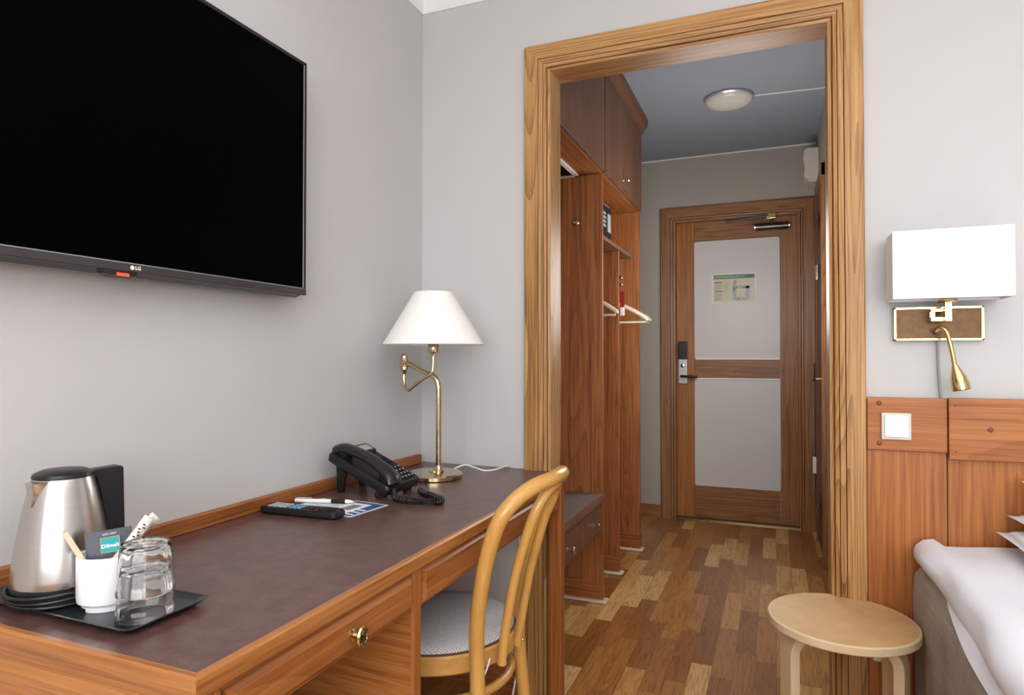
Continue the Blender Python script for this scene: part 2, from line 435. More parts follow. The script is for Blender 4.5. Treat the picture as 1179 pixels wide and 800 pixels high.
obj('reveal',boxb(OX1-e,OX1+.004,DY-.009,DY+.10,0,OZ),'trimz',d1,smooth=0)
obj('reveal_head',boxb(OX0,OX1,DY-.009,DY+.10,OZ-e,OZ+.004),'trimx',d1,smooth=0)

# far entrance door
d2=thing('door_2',None,None,((LDX0+LDX1)/2,FY,0),kind='structure')
P2=[(0,.012),(.010,.014),(.012,.006),(.014,.018),(.026,.020),(.028,.010),(.030,.022),(.092,.026),(.098,.022)]
casing(d2,LDX0,LDX1,LDZ,FY,P2,.098,'door')
ly=FY+.02
xs=(LDX0+.008,-.520,.028,LDX1-.004)
obj('stile',boxb(xs[0],xs[1],ly,ly+.04,.012,LDZ-.006),'edgez',d2,bevel=.002)  # more orange wood than the right stile, painting in how it is lit
obj('stile',boxb(xs[2],xs[3],ly,ly+.04,.012,LDZ-.006),'doorz',d2,bevel=.002)
for a,b in ((.012,.232),(.975,1.106),(1.922,LDZ-.006)):
    obj('rail',boxb(xs[1]+.0005,xs[2]-.0005,ly,ly+.04,a,b),'doorx',d2,bevel=.002)
for a,b in ((.235,.972),(1.109,1.919)):
    obj('door_panel',boxb(xs[1]+.001,xs[2]-.001,ly+.008,ly+.03,a,b),'greypaint',d2)
    bm=B()
    for q in ((xs[1],xs[1]+.006,a,b),(xs[2]-.006,xs[2],a,b),(xs[1],xs[2],a,a+.006),(xs[1],xs[2],b-.006,b)): box(bm,q[0],q[1],ly+.003,ly+.009,q[2],q[3])
    obj('panel_bead',bm,'greypaint',d2)
pieces('frame_lining',box(box(boxb(LDX0-.002,LDX0+.006,FY-.01,FY+.08,0,LDZ),LDX1-.004,LDX1+.002,FY-.01,FY+.08,0,LDZ),LDX0,LDX1,FY-.01,FY+.08,LDZ-.006,LDZ+.002),'doorz',d2,smooth=0)
obj('threshold',prism(B(),[(LDX0,FY-.03,0),(LDX0,FY-.02,.014),(LDX0,FY+.02,.018),(LDX0,FY+.06,.018),(LDX0,FY+.06,0)],(LDX1-LDX0,0,0)),'threshold',d2)
# lock case with card reader and lever
lk=obj('lock_plate',boxb(-.628,-.568,ly-.016,ly,.935,1.225),'silver',d2,bevel=.004)
obj('card_reader',boxb(-.628,-.566,ly-.034,ly-.012,1.105,1.228),'black',lk,bevel=.006)
obj('lock_cylinder',lathe(B(),[(0,0),(.014,0),(.014,.006),(.011,.008),(0,.008)],T(-.598,ly-.016,1.06)@RX(90),24),'chrome',lk)
bm=B(); tube(bm,catmull([(-.604,ly-.016,.988),(-.604,ly-.05,.988),(-.59,ly-.06,.988),(-.55,ly-.062,.986),(-.495,ly-.06,.984)],6),.009,12)
obj('door_handle',bm,'black',lk)
# closer
cl=obj('door_closer',tube(B(),[(-.118,ly-.03,1.985),(.082,ly-.03,1.985)],.024,20),'steeldark',d2)
pieces('closer_mount',box(boxb(-.10,-.03,ly-.022,ly,1.963,2.007),.0,.07,ly-.022,ly,1.963,2.007),'steeldark',cl,bevel=.003)
obj('closer_end',tube(B(),[(.082,ly-.03,1.985),(.092,ly-.03,1.985)],.021,20),'nickelbrass',cl)
obj('closer_end',tube(B(),[(-.128,ly-.03,1.985),(-.118,ly-.03,1.985)],.021,20),'nickelbrass',cl)
obj('closer_bracket',boxb(-.052,.008,FY-.045,FY-.02,2.030,2.068),'brass',cl,bevel=.004)
obj('closer_arm',prism(B(),[(-.305,FY-.05,2.024),(-.04,FY-.05,2.044),(-.04,FY-.05,2.060),(-.305,FY-.05,2.036)],(0,.012,0)),'steeldark',cl,bevel=.002)
obj('arm_spindle',tube(B(),[(-.02,ly-.05,1.995),(-.02,ly-.05,2.045)],.008,10),'steeldark',cl)

# side door on the hall's right wall (bathroom)
d3=thing('door_3',None,None,(HX1,4.1,0),kind='structure')
bm=B(); box(bm,HX1-.022,HX1,3.80,3.865,0,2.16); obj('casing_side',bm,'doorz',d3,bevel=.003)
bm=B(); box(bm,HX1-.022,HX1,4.36,4.40,0,2.16); obj('casing_side',bm,'cabz',d3,bevel=.003)
obj('casing_head',boxb(HX1-.021,HX1,3.80,4.40,2.09,2.16),'doory',d3,bevel=.003)
leaf=obj('door_leaf',rpanel(B(),'x',HX1-.012,-1,3.87,4.355,.01,2.085,th=.01,bev=.03,raise_=-.006,flatlip=.10),'cabz',d3,smooth=0)
for z in (.24,1.62,1.92):
    hg=B(); tube(hg,[(HX1-.028,4.20,z-.045),(HX1-.028,4.20,z+.045)],.007,10); box(hg,HX1-.022,HX1-.018,4.17,4.23,z-.045,z+.045)
    obj('hinge',hg,'chrome',d3)
obj('door_knob',lathe(B(),[(0,0),(.02,0),(.02,.004),(.007,.006),(.006,.028),(.013,.034),(.016,.042),(.012,.05),(0,.052)],T(HX1-.016,3.93,1.0)@RY(-90),24),'nickelbrass',d3)
bm=B(); tube(bm,[(HX1-.028,4.43,.15),(HX1-.028,4.43,1.08)],.004,8); obj('seal_strip',bm,'chrome',d3)
bm=B(); box(bm,HX1-.04,HX1-.018,4.41,4.45,.40,.50); obj('latch',bm,'white',d3,bevel=.004)

# ------------------------------------------------------------------ hall things
# ceiling lamp + its cable
o=thing('ceiling_lamp','round frosted flush ceiling lamp in the hallway','ceiling lamp',(-.225,3.62,HC))
obj('lamp_base',lathe(B(),[(0,0),(.125,0),(.128,-.012),(.122,-.018),(0,-.018)],T(-.225,3.62,HC),48),'silver',o)
obj('diffuser',lathe(B(),[(.122,-.016),(.119,-.022),(.106,-.034),(.08,-.044),(.04,-.050),(0,-.051)],T(-.225,3.62,HC),48),'lampglass',o)
bm=B(); tube(bm,[(-.10,3.63,HC-.004),(HX1,3.66,HC-.004)],.005,6)
tag(obj('ceiling_cable',bm,'white'),'thin white surface cable running from hallway ceiling lamp to the right wall','cable')
o=thing('wall_sensor_box','small cream box high on the hallway wall above entrance door corner','wall box',(HX1,4.40,2.19))
bm=prism(B(),[(HX1,4.32,2.21),(HX1-.070,4.32,2.21),(HX1-.085,4.32,2.23),(HX1-.078,4.32,2.28),(HX1-.088,4.32,2.33),(HX1-.082,4.32,2.385),(HX1-.065,4.32,2.40),(HX1,4.32,2.40)],(0,.14,0))
obj('housing',bm,'offwhite',o,bevel=.004)
obj('housing_base',boxb(HX1-.060,HX1,4.325,4.455,2.192,2.21),'offwhite',o,bevel=.003)

# evacuation plan
py=ly+.0075
pl=thing('evacuation_plan','laminated evacuation plan with green header taped to entrance door','sign',(-.26,py,1.49))
obj('plan_sheet',boxb(-.405,-.118,py-.002,py-.0002,1.485,1.690),'paper',pl)
obj('plan_background',boxb(-.392,-.128,py-.0026,py-.0018,1.497,1.682),'planbeige',pl)
obj('plan_header',boxb(-.392,-.128,py-.0032,py-.0024,1.654,1.680),'green',pl)
tm=lambda x,z: T(x,py-.0036,z)@RX(90)
text('UTRYMNINGSPLAN',.019,tm(-.312,1.666),'paper',pl,ext=.0001)
text('HOTELL',.012,tm(-.21,1.666),'paper',pl,ext=.0001)
bm=B()
for z in (1.625,1.565): box(bm,-.385,-.335,py-.0032,py-.0024,z,z+.008)
pieces('plan_heading',bm,'planred',pl)
bm=B()
for k in range(5): box(bm,-.385,-.345+.006*(k%3),py-.0032,py-.0024,1.585+k*.007,1.587+k*.007)
for k in range(7): box(bm,-.385,-.345+.007*(k%3),py-.0032,py-.0024,1.508+k*.007,1.510+k*.007)
for k in range(6): box(bm,-.322,-.30+.006*(k%2),py-.0032,py-.0024,1.580+k*.009,1.582+k*.009)
obj('plan_text',bm,'greyink',pl)
bm=B()
for q in ((-.265,-.245,1.505,1.64),(-.245,-.16,1.505,1.525),(-.185,-.16,1.525,1.60),(-.245,-.16,1.585,1.605),(-.268,-.262,1.56,1.60)): box(bm,q[0],q[1],py-.0031,py-.0025,q[2],q[3])
obj('plan_drawing',bm,'planblue',pl)
bm=B()
for x,z in ((-.252,1.63),(-.248,1.59),(-.258,1.575),(-.20,1.585),(-.235,1.512)): box(bm,x,x+.008,py-.0036,py-.0029,z,z+.007)
pieces('plan_symbol',bm,'ink',pl)

# wardrobe ----------------------------------------------------------
WX=-.735; WB=HX0+.002
wd=thing('wardrobe','open oak hallway wardrobe with brown overhead cupboards and dividing panels','wardrobe',(-1.03,3.3,0))
def skirt(y0,y1,x1,name='skirting'):
    o=B(); box(o,WB,x1+.004,y0-.004,y1+.004,.022,.098)
    return o
for (y0,y1,x1,ztop) in ((2.893,2.915,WX,1.965),(3.30,3.322,-.752,1.672),(3.745,3.770,WX+.004,1.965)):
    p=obj('side_panel',boxb(WB,x1,y0,y1,.0,ztop),'wardz',wd,bevel=.001)
    obj('skirting',skirt(y0,y1,x1),'wardx',p,bevel=.002)
    bm=B(); box(bm,WB,x1+.020,y0-.020,y1+.018,0,.014); obj('quarter_round',bm,'qround',p,bevel=.008)
# back panel
obj('back_panel',boxb(WB,WB+.012,2.13,3.745,0.022,1.965),'wardz',wd)
# cupboards
obj('cupboard_base',boxb(WB,WX-.003,2.13,3.770,1.966,1.985),'wardy',wd)
obj('cupboard_side',boxb(WB,WX-.003,3.748,3.770,1.985,2.50),'cabz',wd)
obj('cupboard_divider',boxb(WB,WX-.004,2.885,2.907,1.985,2.50),'cabz',wd)
for a,b in ((2.135,2.888),(2.904,3.765)):
    dd=obj('cupboard_door',boxb(WX-.003,WX+.015,a,b,1.972,2.44),'cabz',wd,bevel=.002)
    if b>3: obj('knob',lathe(B(),[(0,0),(.008,0),(.004,.004),(.004,.018),(.011,.022),(.013,.027),(.009,.032),(0,.034)],T(WX+.015,3.28,2.03)@RY(90),20),'chrome',dd)
    bm=B(); box(bm,WX+.015,WX+.018,a+.004,b-.004,1.976,1.984); obj('edge_bead',bm,'cabz',dd)
bm=prism(B(),[(WX-.01,2.13,2.43),(WX+.022,2.13,2.43),(WX+.026,2.13,2.445),(WX+.045,2.13,2.465),(WX+.050,2.13,2.508),(WX-.01,2.13,2.508)],(0,1.66,0))
obj('cornice',bm,'caby',wd,smooth=0)
# vent grille in cupboard underside
vg=obj('vent_frame',box(box(box(boxb(-1.16,-.84,2.89-.34,2.89-.318,1.957,1.966),-1.16,-.84,2.868,2.890,1.957,1.966),-1.16,-1.138,2.55,2.89,1.957,1.966),-.862,-.84,2.55,2.89,1.957,1.966),'white',wd,bevel=.002)
bm=B()
for k in range(12):
    y=2.58+k*.024; m4=T(-1.0,y,1.961)@RX(35); obox(bm,m4,.28,.012,.0015)
obj('vent_slats',bm,'steeldark',vg)
obj('vent_shade_sheet',boxb(-1.14,-.86,2.57,2.87,1.9645,1.9655),'blackmatte',vg)  # black sheet paints the dark hollow behind the slats
# safe shelf, thin, in front
obj('shelf',boxb(WB+.012,-.742,2.915,3.60,1.672,1.690),'cabx',wd,bevel=.001)
obj('hanger_rail',tube(B(),[(-.93,2.915,1.497),(-.93,3.745,1.497)],.010,14),'chrome',wd)
for x,y,z in ((-.855,2.893,1.745),(-.838,3.745,1.585),(-.838,3.745,1.545)):
    obj('coat_hook',lathe(B(),[(0,0),(.010,0),(.010,.003),(.005,.005),(.005,.014),(.012,.018),(.013,.024),(.008,.029),(0,.03)],T(x,y,z)@RX(90),20),'chrome',wd)
# the safe
sf=thing('safe','dark grey electronic room safe on the wardrobe shelf','safe',(-.95,3.06,1.690))
obj('safe_body',boxb(-1.16,-.775,2.93,3.185,1.690,1.868),'safe',sf,bevel=.004)
sd=obj('safe_door',boxb(-.775,-.762,2.938,3.177,1.698,1.860),'black',sf,bevel=.003)
obj('keypad',boxb(-.762,-.757,3.10,3.155,1.735,1.825),'keygrey',sd,bevel=.002)
bm=B()
for k in range(4): box(bm,-.762,-.758,3.01,3.06,1.75+k*.02,1.76+k*.02)
obj('number_keys',bm,'keygrey',sd)
bm=B()
for q in ((2.93,3.185,1.690,1.697),(2.93,3.185,1.861,1.868),(2.93,2.937,1.690,1.868),(3.178,3.185,1.690,1.868)): box(bm,-.776,-.770,q[0],q[1],q[2],q[3])
obj('door_rim',bm,'keygrey',sf)
# hangers: plane across the rail
def hanger(y,mat,label,cx=-.93,halfw=.225,drop=0,rot=0,red=False,hz=1.497,barz=None):
    t=thing('clothes_hanger',label,'hanger',(cx,y,hz),'wooden hangers on the wardrobe rail')
    t.rotation_euler.z=0
    R=T(cx,y,0)@RZ(rot)@T(-cx,-y,0)
    z0=hz-.075-drop
    pts=[(cx-halfw,y,z0-.105),(cx-halfw*.93,y,z0-.085),(cx-halfw*.5,y,z0-.03),(cx-.03,y,z0),(cx,y,z0+.004),(cx+.03,y,z0),(cx+halfw*.5,y,z0-.03),(cx+halfw*.93,y,z0-.085),(cx+halfw,y,z0-.105)]
    bm=B(); tube(bm,catmull(pts,5),.010,10,flat=(1.0,.75)); bm.transform(R); obj('shoulder_bar',bm,mat,t)
    bm=B(); tube(bm,[(cx-halfw+.008,y,z0-.112),(cx+halfw-.008,y,z0-.112)],.006,10); bm.transform(R); obj('trouser_bar',bm,mat,t)
    bm=B(); hk=[(cx,y,z0),(cx,y,z0+.035)]+[(cx+.016*math.sin(a),y,hz-.006+.018*-math.cos(a)*1) for a in [0]]
    hk=[(cx,y,z0),(cx,y,z0+.03),(cx+.012,y,hz-.022)]
    hk+= [(cx+.0165*math.cos(a),y,hz+.0165*math.sin(a)) for a in [-.6,0,.6,1.2,1.8,2.4,3.0]]
    tube(bm,catmull(hk,4),.0018,8); bm.transform(R); obj('hook',bm,'chrome',t)
    if red:
        bm=B(); box(bm,cx+.035,cx+.055,y-.008,y+.008,z0-.03,z0+.05); bm.transform(R); obj('ribbon',bm,'red',t)
    return t
hanger(3.17,'cream','cream wooden hanger nearest the room, in front of the middle divider',cx=-.945,halfw=.215,drop=-.02)
hanger(3.52,'cream','cream wooden hanger behind the middle divider, in front of a taupe one',cx=-.87,halfw=.225)
hanger(3.56,'taupe','taupe wooden hanger at the back of the rail, farthest from the room',cx=-.865,halfw=.228)
bm=B(); box(bm,-.766,-.744,3.40,3.405,1.385,1.470)
htg=tag(obj('hanging_tag',bm,'red'),'small red tag hanging on the wardrobe rail behind the divider','tag')

obj('tag_clip',boxb(-.766,-.744,3.398,3.407,1.340,1.385),'white',htg,bevel=.002)
# luggage bench
BX=-.735
lb=thing('luggage_bench','low oak luggage bench with two drawers in the hallway','bench',(-1.03,2.5,0))
obj('bench_top',boxb(WB,BX+.004,2.13,2.888,.478,.496),'bench',lb,bevel=.001)
obj('top_edging',prism(B(),[(BX+.004,2.13,.470),(BX+.016,2.13,.470),(BX+.018,2.13,.480),(BX+.012,2.13,.498),(BX+.004,2.13,.498)],(0,.758,0)),'cabx',lb)
pieces('bench_case',box(boxb(WB,BX-.012,2.13,2.888,.462,.478),WB,BX-.012,2.13,2.888,.322,.340),'wardy',lb)
pieces('bench_case_divider',box(box(boxb(WB,BX-.010,2.130,2.15,.340,.462),WB,BX-.010,2.528,2.544,.340,.462),WB,BX-.010,2.872,2.888,.340,.462),'cabz',lb)
for a,b,yk in ((2.158,2.524,2.34),(2.548,2.868,2.712)):
    dr=obj('drawer',rpanel(B(),'x',BX-.002,1,a,b,.330,.460,th=.016,bev=.01,raise_=.005),'cabx',lb,smooth=0)
    obj('knob',lathe(B(),[(0,0),(.008,0),(.004,.004),(.004,.018),(.011,.022),(.013,.027),(.009,.032),(0,.034)],T(BX+.003,yk,.395)@RY(90),20),'chrome',dr)

# ------------------------------------------------------------------ desk
ZT=.745; DX=-.625; Y0=.560; Y1=2.004
dk=thing('desk','long oak writing desk with dark brown laminate top along the left wall','desk',(-.9,1.28,0))
obj('desktop',boxb(LX+.001,DX-.012,Y0+.012,DY-.001-.0,ZT-.03,ZT),'lam',dk)
nose=[(0,ZT-.026),(.010,ZT-.026),(.012,ZT-.022),(.012,ZT-.002),(.009,ZT+.0012),(0,ZT+.0012)]
obj('edging',sweepstrip(B(),[(DX-.012+a,Y0+.012-a,z) for a,z in nose],[(DX-.012+a,Y1,z) for a,z in nose]),'edgey',dk)
obj('edging',sweepstrip(B(),[(LX+.001,Y0+.012-a,z) for a,z in nose],[(DX-.012+a,Y0+.012-a,z) for a,z in nose]),'edgex',dk)
obj('back_ledge',boxb(LX+.001,LX+.019,Y0,DY-.030,ZT,ZT+.032),'wardy',dk,bevel=.003)
# case
obj('end_panel',boxb(LX+.002,DX-.022,Y0+.010,Y0+.044,0,ZT-.0265),'edgex',dk)
bm=rpanel(B(),'y',Y0+.0094,-1,LX+.02,DX-.03,.30,ZT-.040,th=.001,bev=.012,raise_=.006); obj('end_panel_field',bm,'edgex',dk,smooth=0)
obj('front_stile',boxb(DX-.034,DX-.010,Y0+.0105,.608,.0,ZT-.027),'deskz',dk,bevel=.003)
obj('partition',boxb(LX+.002,DX-.014,1.064,1.086,0,ZT-.031),'edgex',dk)
bm=prism(B(),[(DX-.014,1.061,0),(DX-.008,1.063,0),(DX-.008,1.087,0),(DX-.014,1.089,0)],(0,0,ZT-.028)); obj('partition_edge',bm,'deskz',dk)
obj('case_top_rail',boxb(DX-.04,DX-.0115,.608,1.062,ZT-.036,ZT-.0265),'desky',dk)
dr=obj('drawer',rpanel(B(),'x',DX-.011,1,.614,1.058,.645,ZT-.036,th=.018,bev=.009,raise_=.007,flatlip=.002),'desky',dk,smooth=0)
pieces('drawer_side',box(boxb(LX+.05,DX-.03,.622,.632,.65,.70),LX+.05,DX-.03,1.042,1.052,.65,.70),'wardx',dr)
obj('drawer_bottom',boxb(LX+.05,DX-.03,.622,1.052,.647,.652),'wardy',dr)
kn=obj('knob',lathe(B(),[(0,0),(.011,0),(.011,.002),(.006,.005),(.0045,.010),(.007,.013),(.0155,.016),(.017,.019),(.0155,.022),(.011,.0225),(.010,.0215),(0,.022)],T(DX-.004,.865,.676)@RY(90),32,sx=1.,sy=.8),'brass',dr)
kx=DX-.004+.0225
bm=B()
for dy,dz in ((-.004,0),(.004,0)):
    tube(bm,[(kx,.865+dy,.676-.006),(kx,.865+dy*1.3,.676+.006)],.0012,6)
tube(bm,catmull([(kx,.871,.685),(kx,.865,.687),(kx,.860,.681),(kx,.865,.676),(kx,.870,.671),(kx,.865,.665),(kx,.859,.667)],4),.001,6)
obj('engraving',bm,'steeldark',kn)
obj('bay_shelf',boxb(LX+.002,DX-.03,Y0+.044,1.064,.30,.318),'deskx',dk)
obj('bay_back',boxb(LX+.002,LX+.012,Y0+.044,1.064,0,.70),'cabz',dk)
# apron over the knee hole
obj('apron',boxb(DX-.030,DX-.014,1.087,Y1-.04,.640,ZT-.031),'desky',dk)
obj('apron_front',rpanel(B(),'x',DX-.0134,1,1.100,1.925,.642,ZT-.036,th=.002,bev=.006,raise_=.006,flatlip=.002),'desky',dk,smooth=0)
obj('apron_back',boxb(LX+.002,LX+.02,1.086,Y1,.60,ZT-.031),'desky',dk)
bm=B(); box(bm,DX-.050,DX-.010,1.966,2.004,0,ZT-.027); obj('leg',bm,'deskz',dk,bevel=.003)
obj('apron_end',boxb(LX+.002,DX-.05,1.984,2.003,.640,ZT-.031),'deskx',dk)

# ------------------------------------------------------------------ tray with kettle, mug, glasses
tr=B()
def rrect(cx,cy,hx,hy,r,n=6):
    P=[]
    for sx,sy,a in ((1,1,0),(-1,1,90),(-1,-1,180),(1,-1,270)):
        for k in range(n+1):
            t=math.radians(a+90*k/n); P.append((cx+sx*(hx-r)+r*math.cos(t),cy+sy*(hy-r)+r*math.sin(t)))
    return P
def loft(bm,loops,cap0=True,cap1=True):
    R=[[bm.verts.new(p) for p in L] for L in loops]
    for a,b in zip(R,R[1:]):
        n=len(a)
        for i in range(n): bm.faces.new((a[i],a[(i+1)%n],b[(i+1)%n],b[i]))
    if cap0: bm.faces.new(R[0][::-1])
    if cap1: bm.faces.new(R[-1])
    return bm
tcx,tcy=-.965,.672
L=[[(x,y,z) for x,y in rrect(tcx,tcy,hx,hy,.014)] for hx,hy,z in ((.155,.058,ZT+.0005),(.167,.067,ZT+.010),(.170,.070,ZT+.0115),(.167,.067,ZT+.012),(.155,.058,ZT+.0065))]
tray=obj('tray',loft(tr,L),'tray'); tag(tray,'black rectangular tray holding the kettle on the desk','tray')
TZ=ZT+.0068
kx0,ky0=-1.027,.668
kt=thing('kettle','brushed steel electric kettle with black lid and handle on the tray','kettle',(kx0,ky0,TZ))
kb=obj('power_base',lathe(B(),[(0,.0),(.064,0),(.068,.003),(.068,.012),(.065,.016),(0,.016)],T(kx0,ky0,TZ),56),'blackmatte',kt)
bm=B(); 
for k in range(3): tube(bm,[(kx0+(.0695+.001*k)*math.cos(a),ky0+(.0695+.001*k)*math.sin(a),TZ+.006+.0065*k+.002*math.sin(a*2+k)) for a in [i/30*2*PI for i in range(30)]],.0028,8,closed=True)
obj('wound_cord',bm,'black',kb)
prof=[(.0,.022),(.058,.022),(.0645,.024),(.066,.030),(.0655,.040),(.063,.065),(.0585,.100),(.052,.140),(.0455,.172),(.041,.190),(.040,.193),(0,.193)]
body=obj('kettle_body',lathe(B(),[(r_,z_*.95) for r_,z_ in prof],T(kx0,ky0,TZ),64),'steel',kt)
obj('body_foot',lathe(B(),[(0,.015),(.063,.015),(.0665,.018),(.0665,.0265),(.060,.028),(0,.028)],T(kx0,ky0,TZ),56),'black',kt)
obj('lid',lathe(B(),[(.0,.191),(.0395,.191),(.041,.194),(.0395,.199),(.030,.2035),(.012,.205),(0,.205)],T(kx0,ky0,TZ-.0098),48),'black',kt)
# spout facing the camera (a V lip at the rim)
sa=math.radians(-84)
def kp(a,r,z): return Vector((kx0+r*math.cos(a),ky0+r*math.sin(a),TZ+z*.95))
bm=B()
A=kp(sa-.42,.0415,.191); Bp=kp(sa+.42,.0415,.191); Cc=kp(sa,.0505,.152); Dp=kp(sa,.0545,.1885); E1=kp(sa-.2,.0525,.190);E2=kp(sa+.2,.0525,.190)
vs=[bm.verts.new(p) for p in (A,E1,Dp,E2,Bp,Cc)]
bm.faces.new((vs[0],vs[1],vs[5])); bm.faces.new((vs[1],vs[2],vs[5])); bm.faces.new((vs[2],vs[3],vs[5])); bm.faces.new((vs[3],vs[4],vs[5])); bm.faces.new((vs[4],vs[3],vs[2],vs[1],vs[0]))
obj('spout',bm,'steel',body,smooth=60)
# handle on the far side from the spout
ha=math.radians(76)
poly=[(.030,.1985),(.079,.2005),(.083,.197),(.087,.046),(.081,.040),(.064,.046),(.057,.10),(.048,.16),(.042,.186),(.030,.186)]
tn=Vector((-math.sin(ha),math.cos(ha),0))
bm=B(); prism(bm,[kp(ha,r_,z_)-tn*.0125 for r_,z_ in poly],tn*.025); obj('handle',bm,'black',kt,bevel=.004,seg=3)

# mug with stirrer, sachet, sugar sticks
mx,my=-.922,.668
mg=thing('mug','white stackable porcelain mug full of sachets on the tray','mug',(mx,my,TZ))
bm=lathe(B(),[(0,.004),(.028,.004),(.030,.0),(.034,.0),(.0345,.007),(.0405,.012),(.0415,.020),(.0415,.076),(.0405,.0785),(.039,.0775),(.0385,.070),(.0385,.016),(.030,.010),(0,.010)],T(mx,my,TZ),56)
obj('mug_body',bm,'ceramic',mg)
bm=B(); 
for k in range(4):
    a=math.radians(-100+90*k); m4=T(mx+.0335*math.cos(a),my+.0335*math.sin(a),TZ+.0025)@RZ(math.degrees(a)); obox(bm,m4,.004,.010,.005)
pieces('foot_notch_shade',bm,'blackmatte',mg)  # black blocks on the foot ring paint the shade of its notches
bm=B(); m4=T(mx,my,TZ+.070)@RZ(57)@T(-.031,-.012,0)@RY(-27); obox(bm,m4,.0075,.0016,.105)
# tapered stick
tag(obj('stirrer',bm,'birchpale',bevel=.0006),'flat pale wooden stirrer leaning in the white mug','stirrer')
ts=thing('tea_sachet','dark grey tea sachet with teal label sticking out of the mug','tea sachet',(mx+.008,my+.010,TZ+.03))
bm=B(); nx,nz=10,8
def sm(u,v): # sachet surface
    x=-.030+.060*u; z=-.030+.075*v; y=.004*math.sin(u*PI)*math.sin(v*PI)
    return x,y,z
m4=T(mx,my,TZ+.066)@RZ(54)@T(.002,-.006,0)@RX(-8)@RY(-4)
g1=[[bm.verts.new(m4@Vector((sm(i/nx,j/nz)[0],-sm(i/nx,j/nz)[1]-.0004,sm(i/nx,j/nz)[2]))) for i in range(nx+1)] for j in range(nz+1)]
g2=[[bm.verts.new(m4@Vector((sm(i/nx,j/nz)[0],sm(i/nx,j/nz)[1]+.0004,sm(i/nx,j/nz)[2]))) for i in range(nx+1)] for j in range(nz+1)]
for j in range(nz):
    for i in range(nx):
        bm.faces.new((g1[j][i],g1[j][i+1],g1[j+1][i+1],g1[j+1][i])); bm.faces.new((g2[j][i],g2[j+1][i],g2[j+1][i+1],g2[j][i+1]))
for j in range(nz): bm.faces.new((g1[j][0],g1[j+1][0],g2[j+1][0],g2[j][0])); bm.faces.new((g1[j][nx],g2[j][nx],g2[j+1][nx],g1[j+1][nx]))
for i in range(nx): bm.faces.new((g1[nz][i],g1[nz][i+1],g2[nz][i+1],g2[nz][i])); bm.faces.new((g1[0][i],g2[0][i],g2[0][i+1],g1[0][i+1]))
obj('wrapper',bm,'sachet',ts)
bm=B(); obox(bm,m4@T(.001,-.0054,.024),.0245,.0006,.022); tl=obj('sachet_label',bm,'teal',ts)
bm=B(); 
for q in ((0,.0108,.0245,.0009),(0,-.0108,.0245,.0009)): obox(bm,m4@T(.001+q[0],-.0058,.024+q[1]),q[2],.0004,q[3])
for q in (-.012,.012): obox(bm,m4@T(.001+q,-.0058,.024),.0009,.0004,.022)
obj('label_border',bm,'gold',tl)
text('Dilmah',.0078,m4@T(.001,-.0059,.0225)@RX(90),'paper',tl,ext=.0001,bold=.0002)
text('EARL GREY',.0036,m4@T(.001,-.0052,.0395)@RX(90),'paper',ts,ext=.0001)
bm=B(); m4b=T(mx,my,TZ+.069)@RZ(54)@T(.008,.004,0)@RX(-8)@RY(6); obox(bm,m4b,.056,.002,.070)
tag(obj('creamer_sachet',bm,'gold',bevel=.0008),'thin gold paper sachet just behind the grey tea sachet in the mug','sachet')
for k,(dx,dy,ry,lab,lz) in enumerate(((.026,-.010,36,'silver printed sugar stick leaning right in the mug, front one',.088),(.029,.002,46,'silver printed sugar stick leaning right in the mug, rear one',.092))):
    bm=B(); m4=T(mx,my,TZ+lz)@RZ(54)@T(dx,dy,0)@RY(ry); nn=10
    loops=[]
    for j in range(nn+1):
        h=-.045+.09*j/nn; th=.0006+.0035*math.sin(PI*j/nn)**.5
        loops.append([m4@Vector((.008*math.cos(a),th*math.sin(a),h)) for a in [i/12*2*PI for i in range(12)]])
    loft(bm,loops); ss=thing('sugar_stick',lab,'sugar stick',m4@Vector((0,0,-.045)),'sugar sticks in the mug')
    obj('stick_wrapper',bm,'foil',ss)
    bm=B()
    for j in range(6): obox(bm,m4@T((-.003,.002,-.001)[j%3],-.0042,.012+j*.0042),.004,.0006,.002)
    obj('stick_print',bm,'ink',ss)

# two stacked tumblers, upside down (faceted)
def tumbler(cx,cy,z,label,group=None):
    t=thing('tumbler',label,'glass',(cx,cy,z),'two tumblers stacked upside down on the tray')
    H=.070
    outer=[(.0375,0),(.0378,.002),(.0372,.018),(.0345,.048),(.0325,H-.004),(.0305,H),(0,H)]
    inner=[(0,H-.007),(.027,H-.0065),(.0300,H-.011),(.0330,.042),(.0358,.018),(.0364,.001)]
    bm=B(); seg=60; rings=[]
    def fac(r,i,z_): # ten soft flutes on the body
        k=1+.022*math.cos(10*2*PI*i/seg)*(1 if .012<z_<H-.006 else 0)
        return r*k
    for r,zz in outer+inner:
        if r==0: rings.append([bm.verts.new((cx,cy,z+zz))])
        else: rings.append([bm.verts.new((cx+fac(r,i,zz)*math.cos(2*PI*i/seg),cy+fac(r,i,zz)*math.sin(2*PI*i/seg),z+zz)) for i in range(seg)])
    def join(a,b):
        for i in range(seg):
            j=(i+1)%seg
            if len(a)==1: bm.faces.new((a[0],b[i],b[j]))
            elif len(b)==1: bm.faces.new((a[i],a[j],b[0]))
            else: bm.faces.new((a[i],a[j],b[j],b[i]))
    no=len(outer)
    for a,b in zip(rings[:no],rings[1:no]): join(a,b)
    for a,b in zip(rings[no:],rings[no+1:]): join(a,b)
    join(rings[-1],rings[0])
    obj('glass_body',bm,'glass',t,smooth=60)
    return t
gx,gy=-.838,.662
tumbler(gx,gy,TZ,'lower upside-down clear tumbler standing on the tray')
tumbler(gx,gy,TZ+.0330,'upper upside-down clear tumbler stacked over the other one')

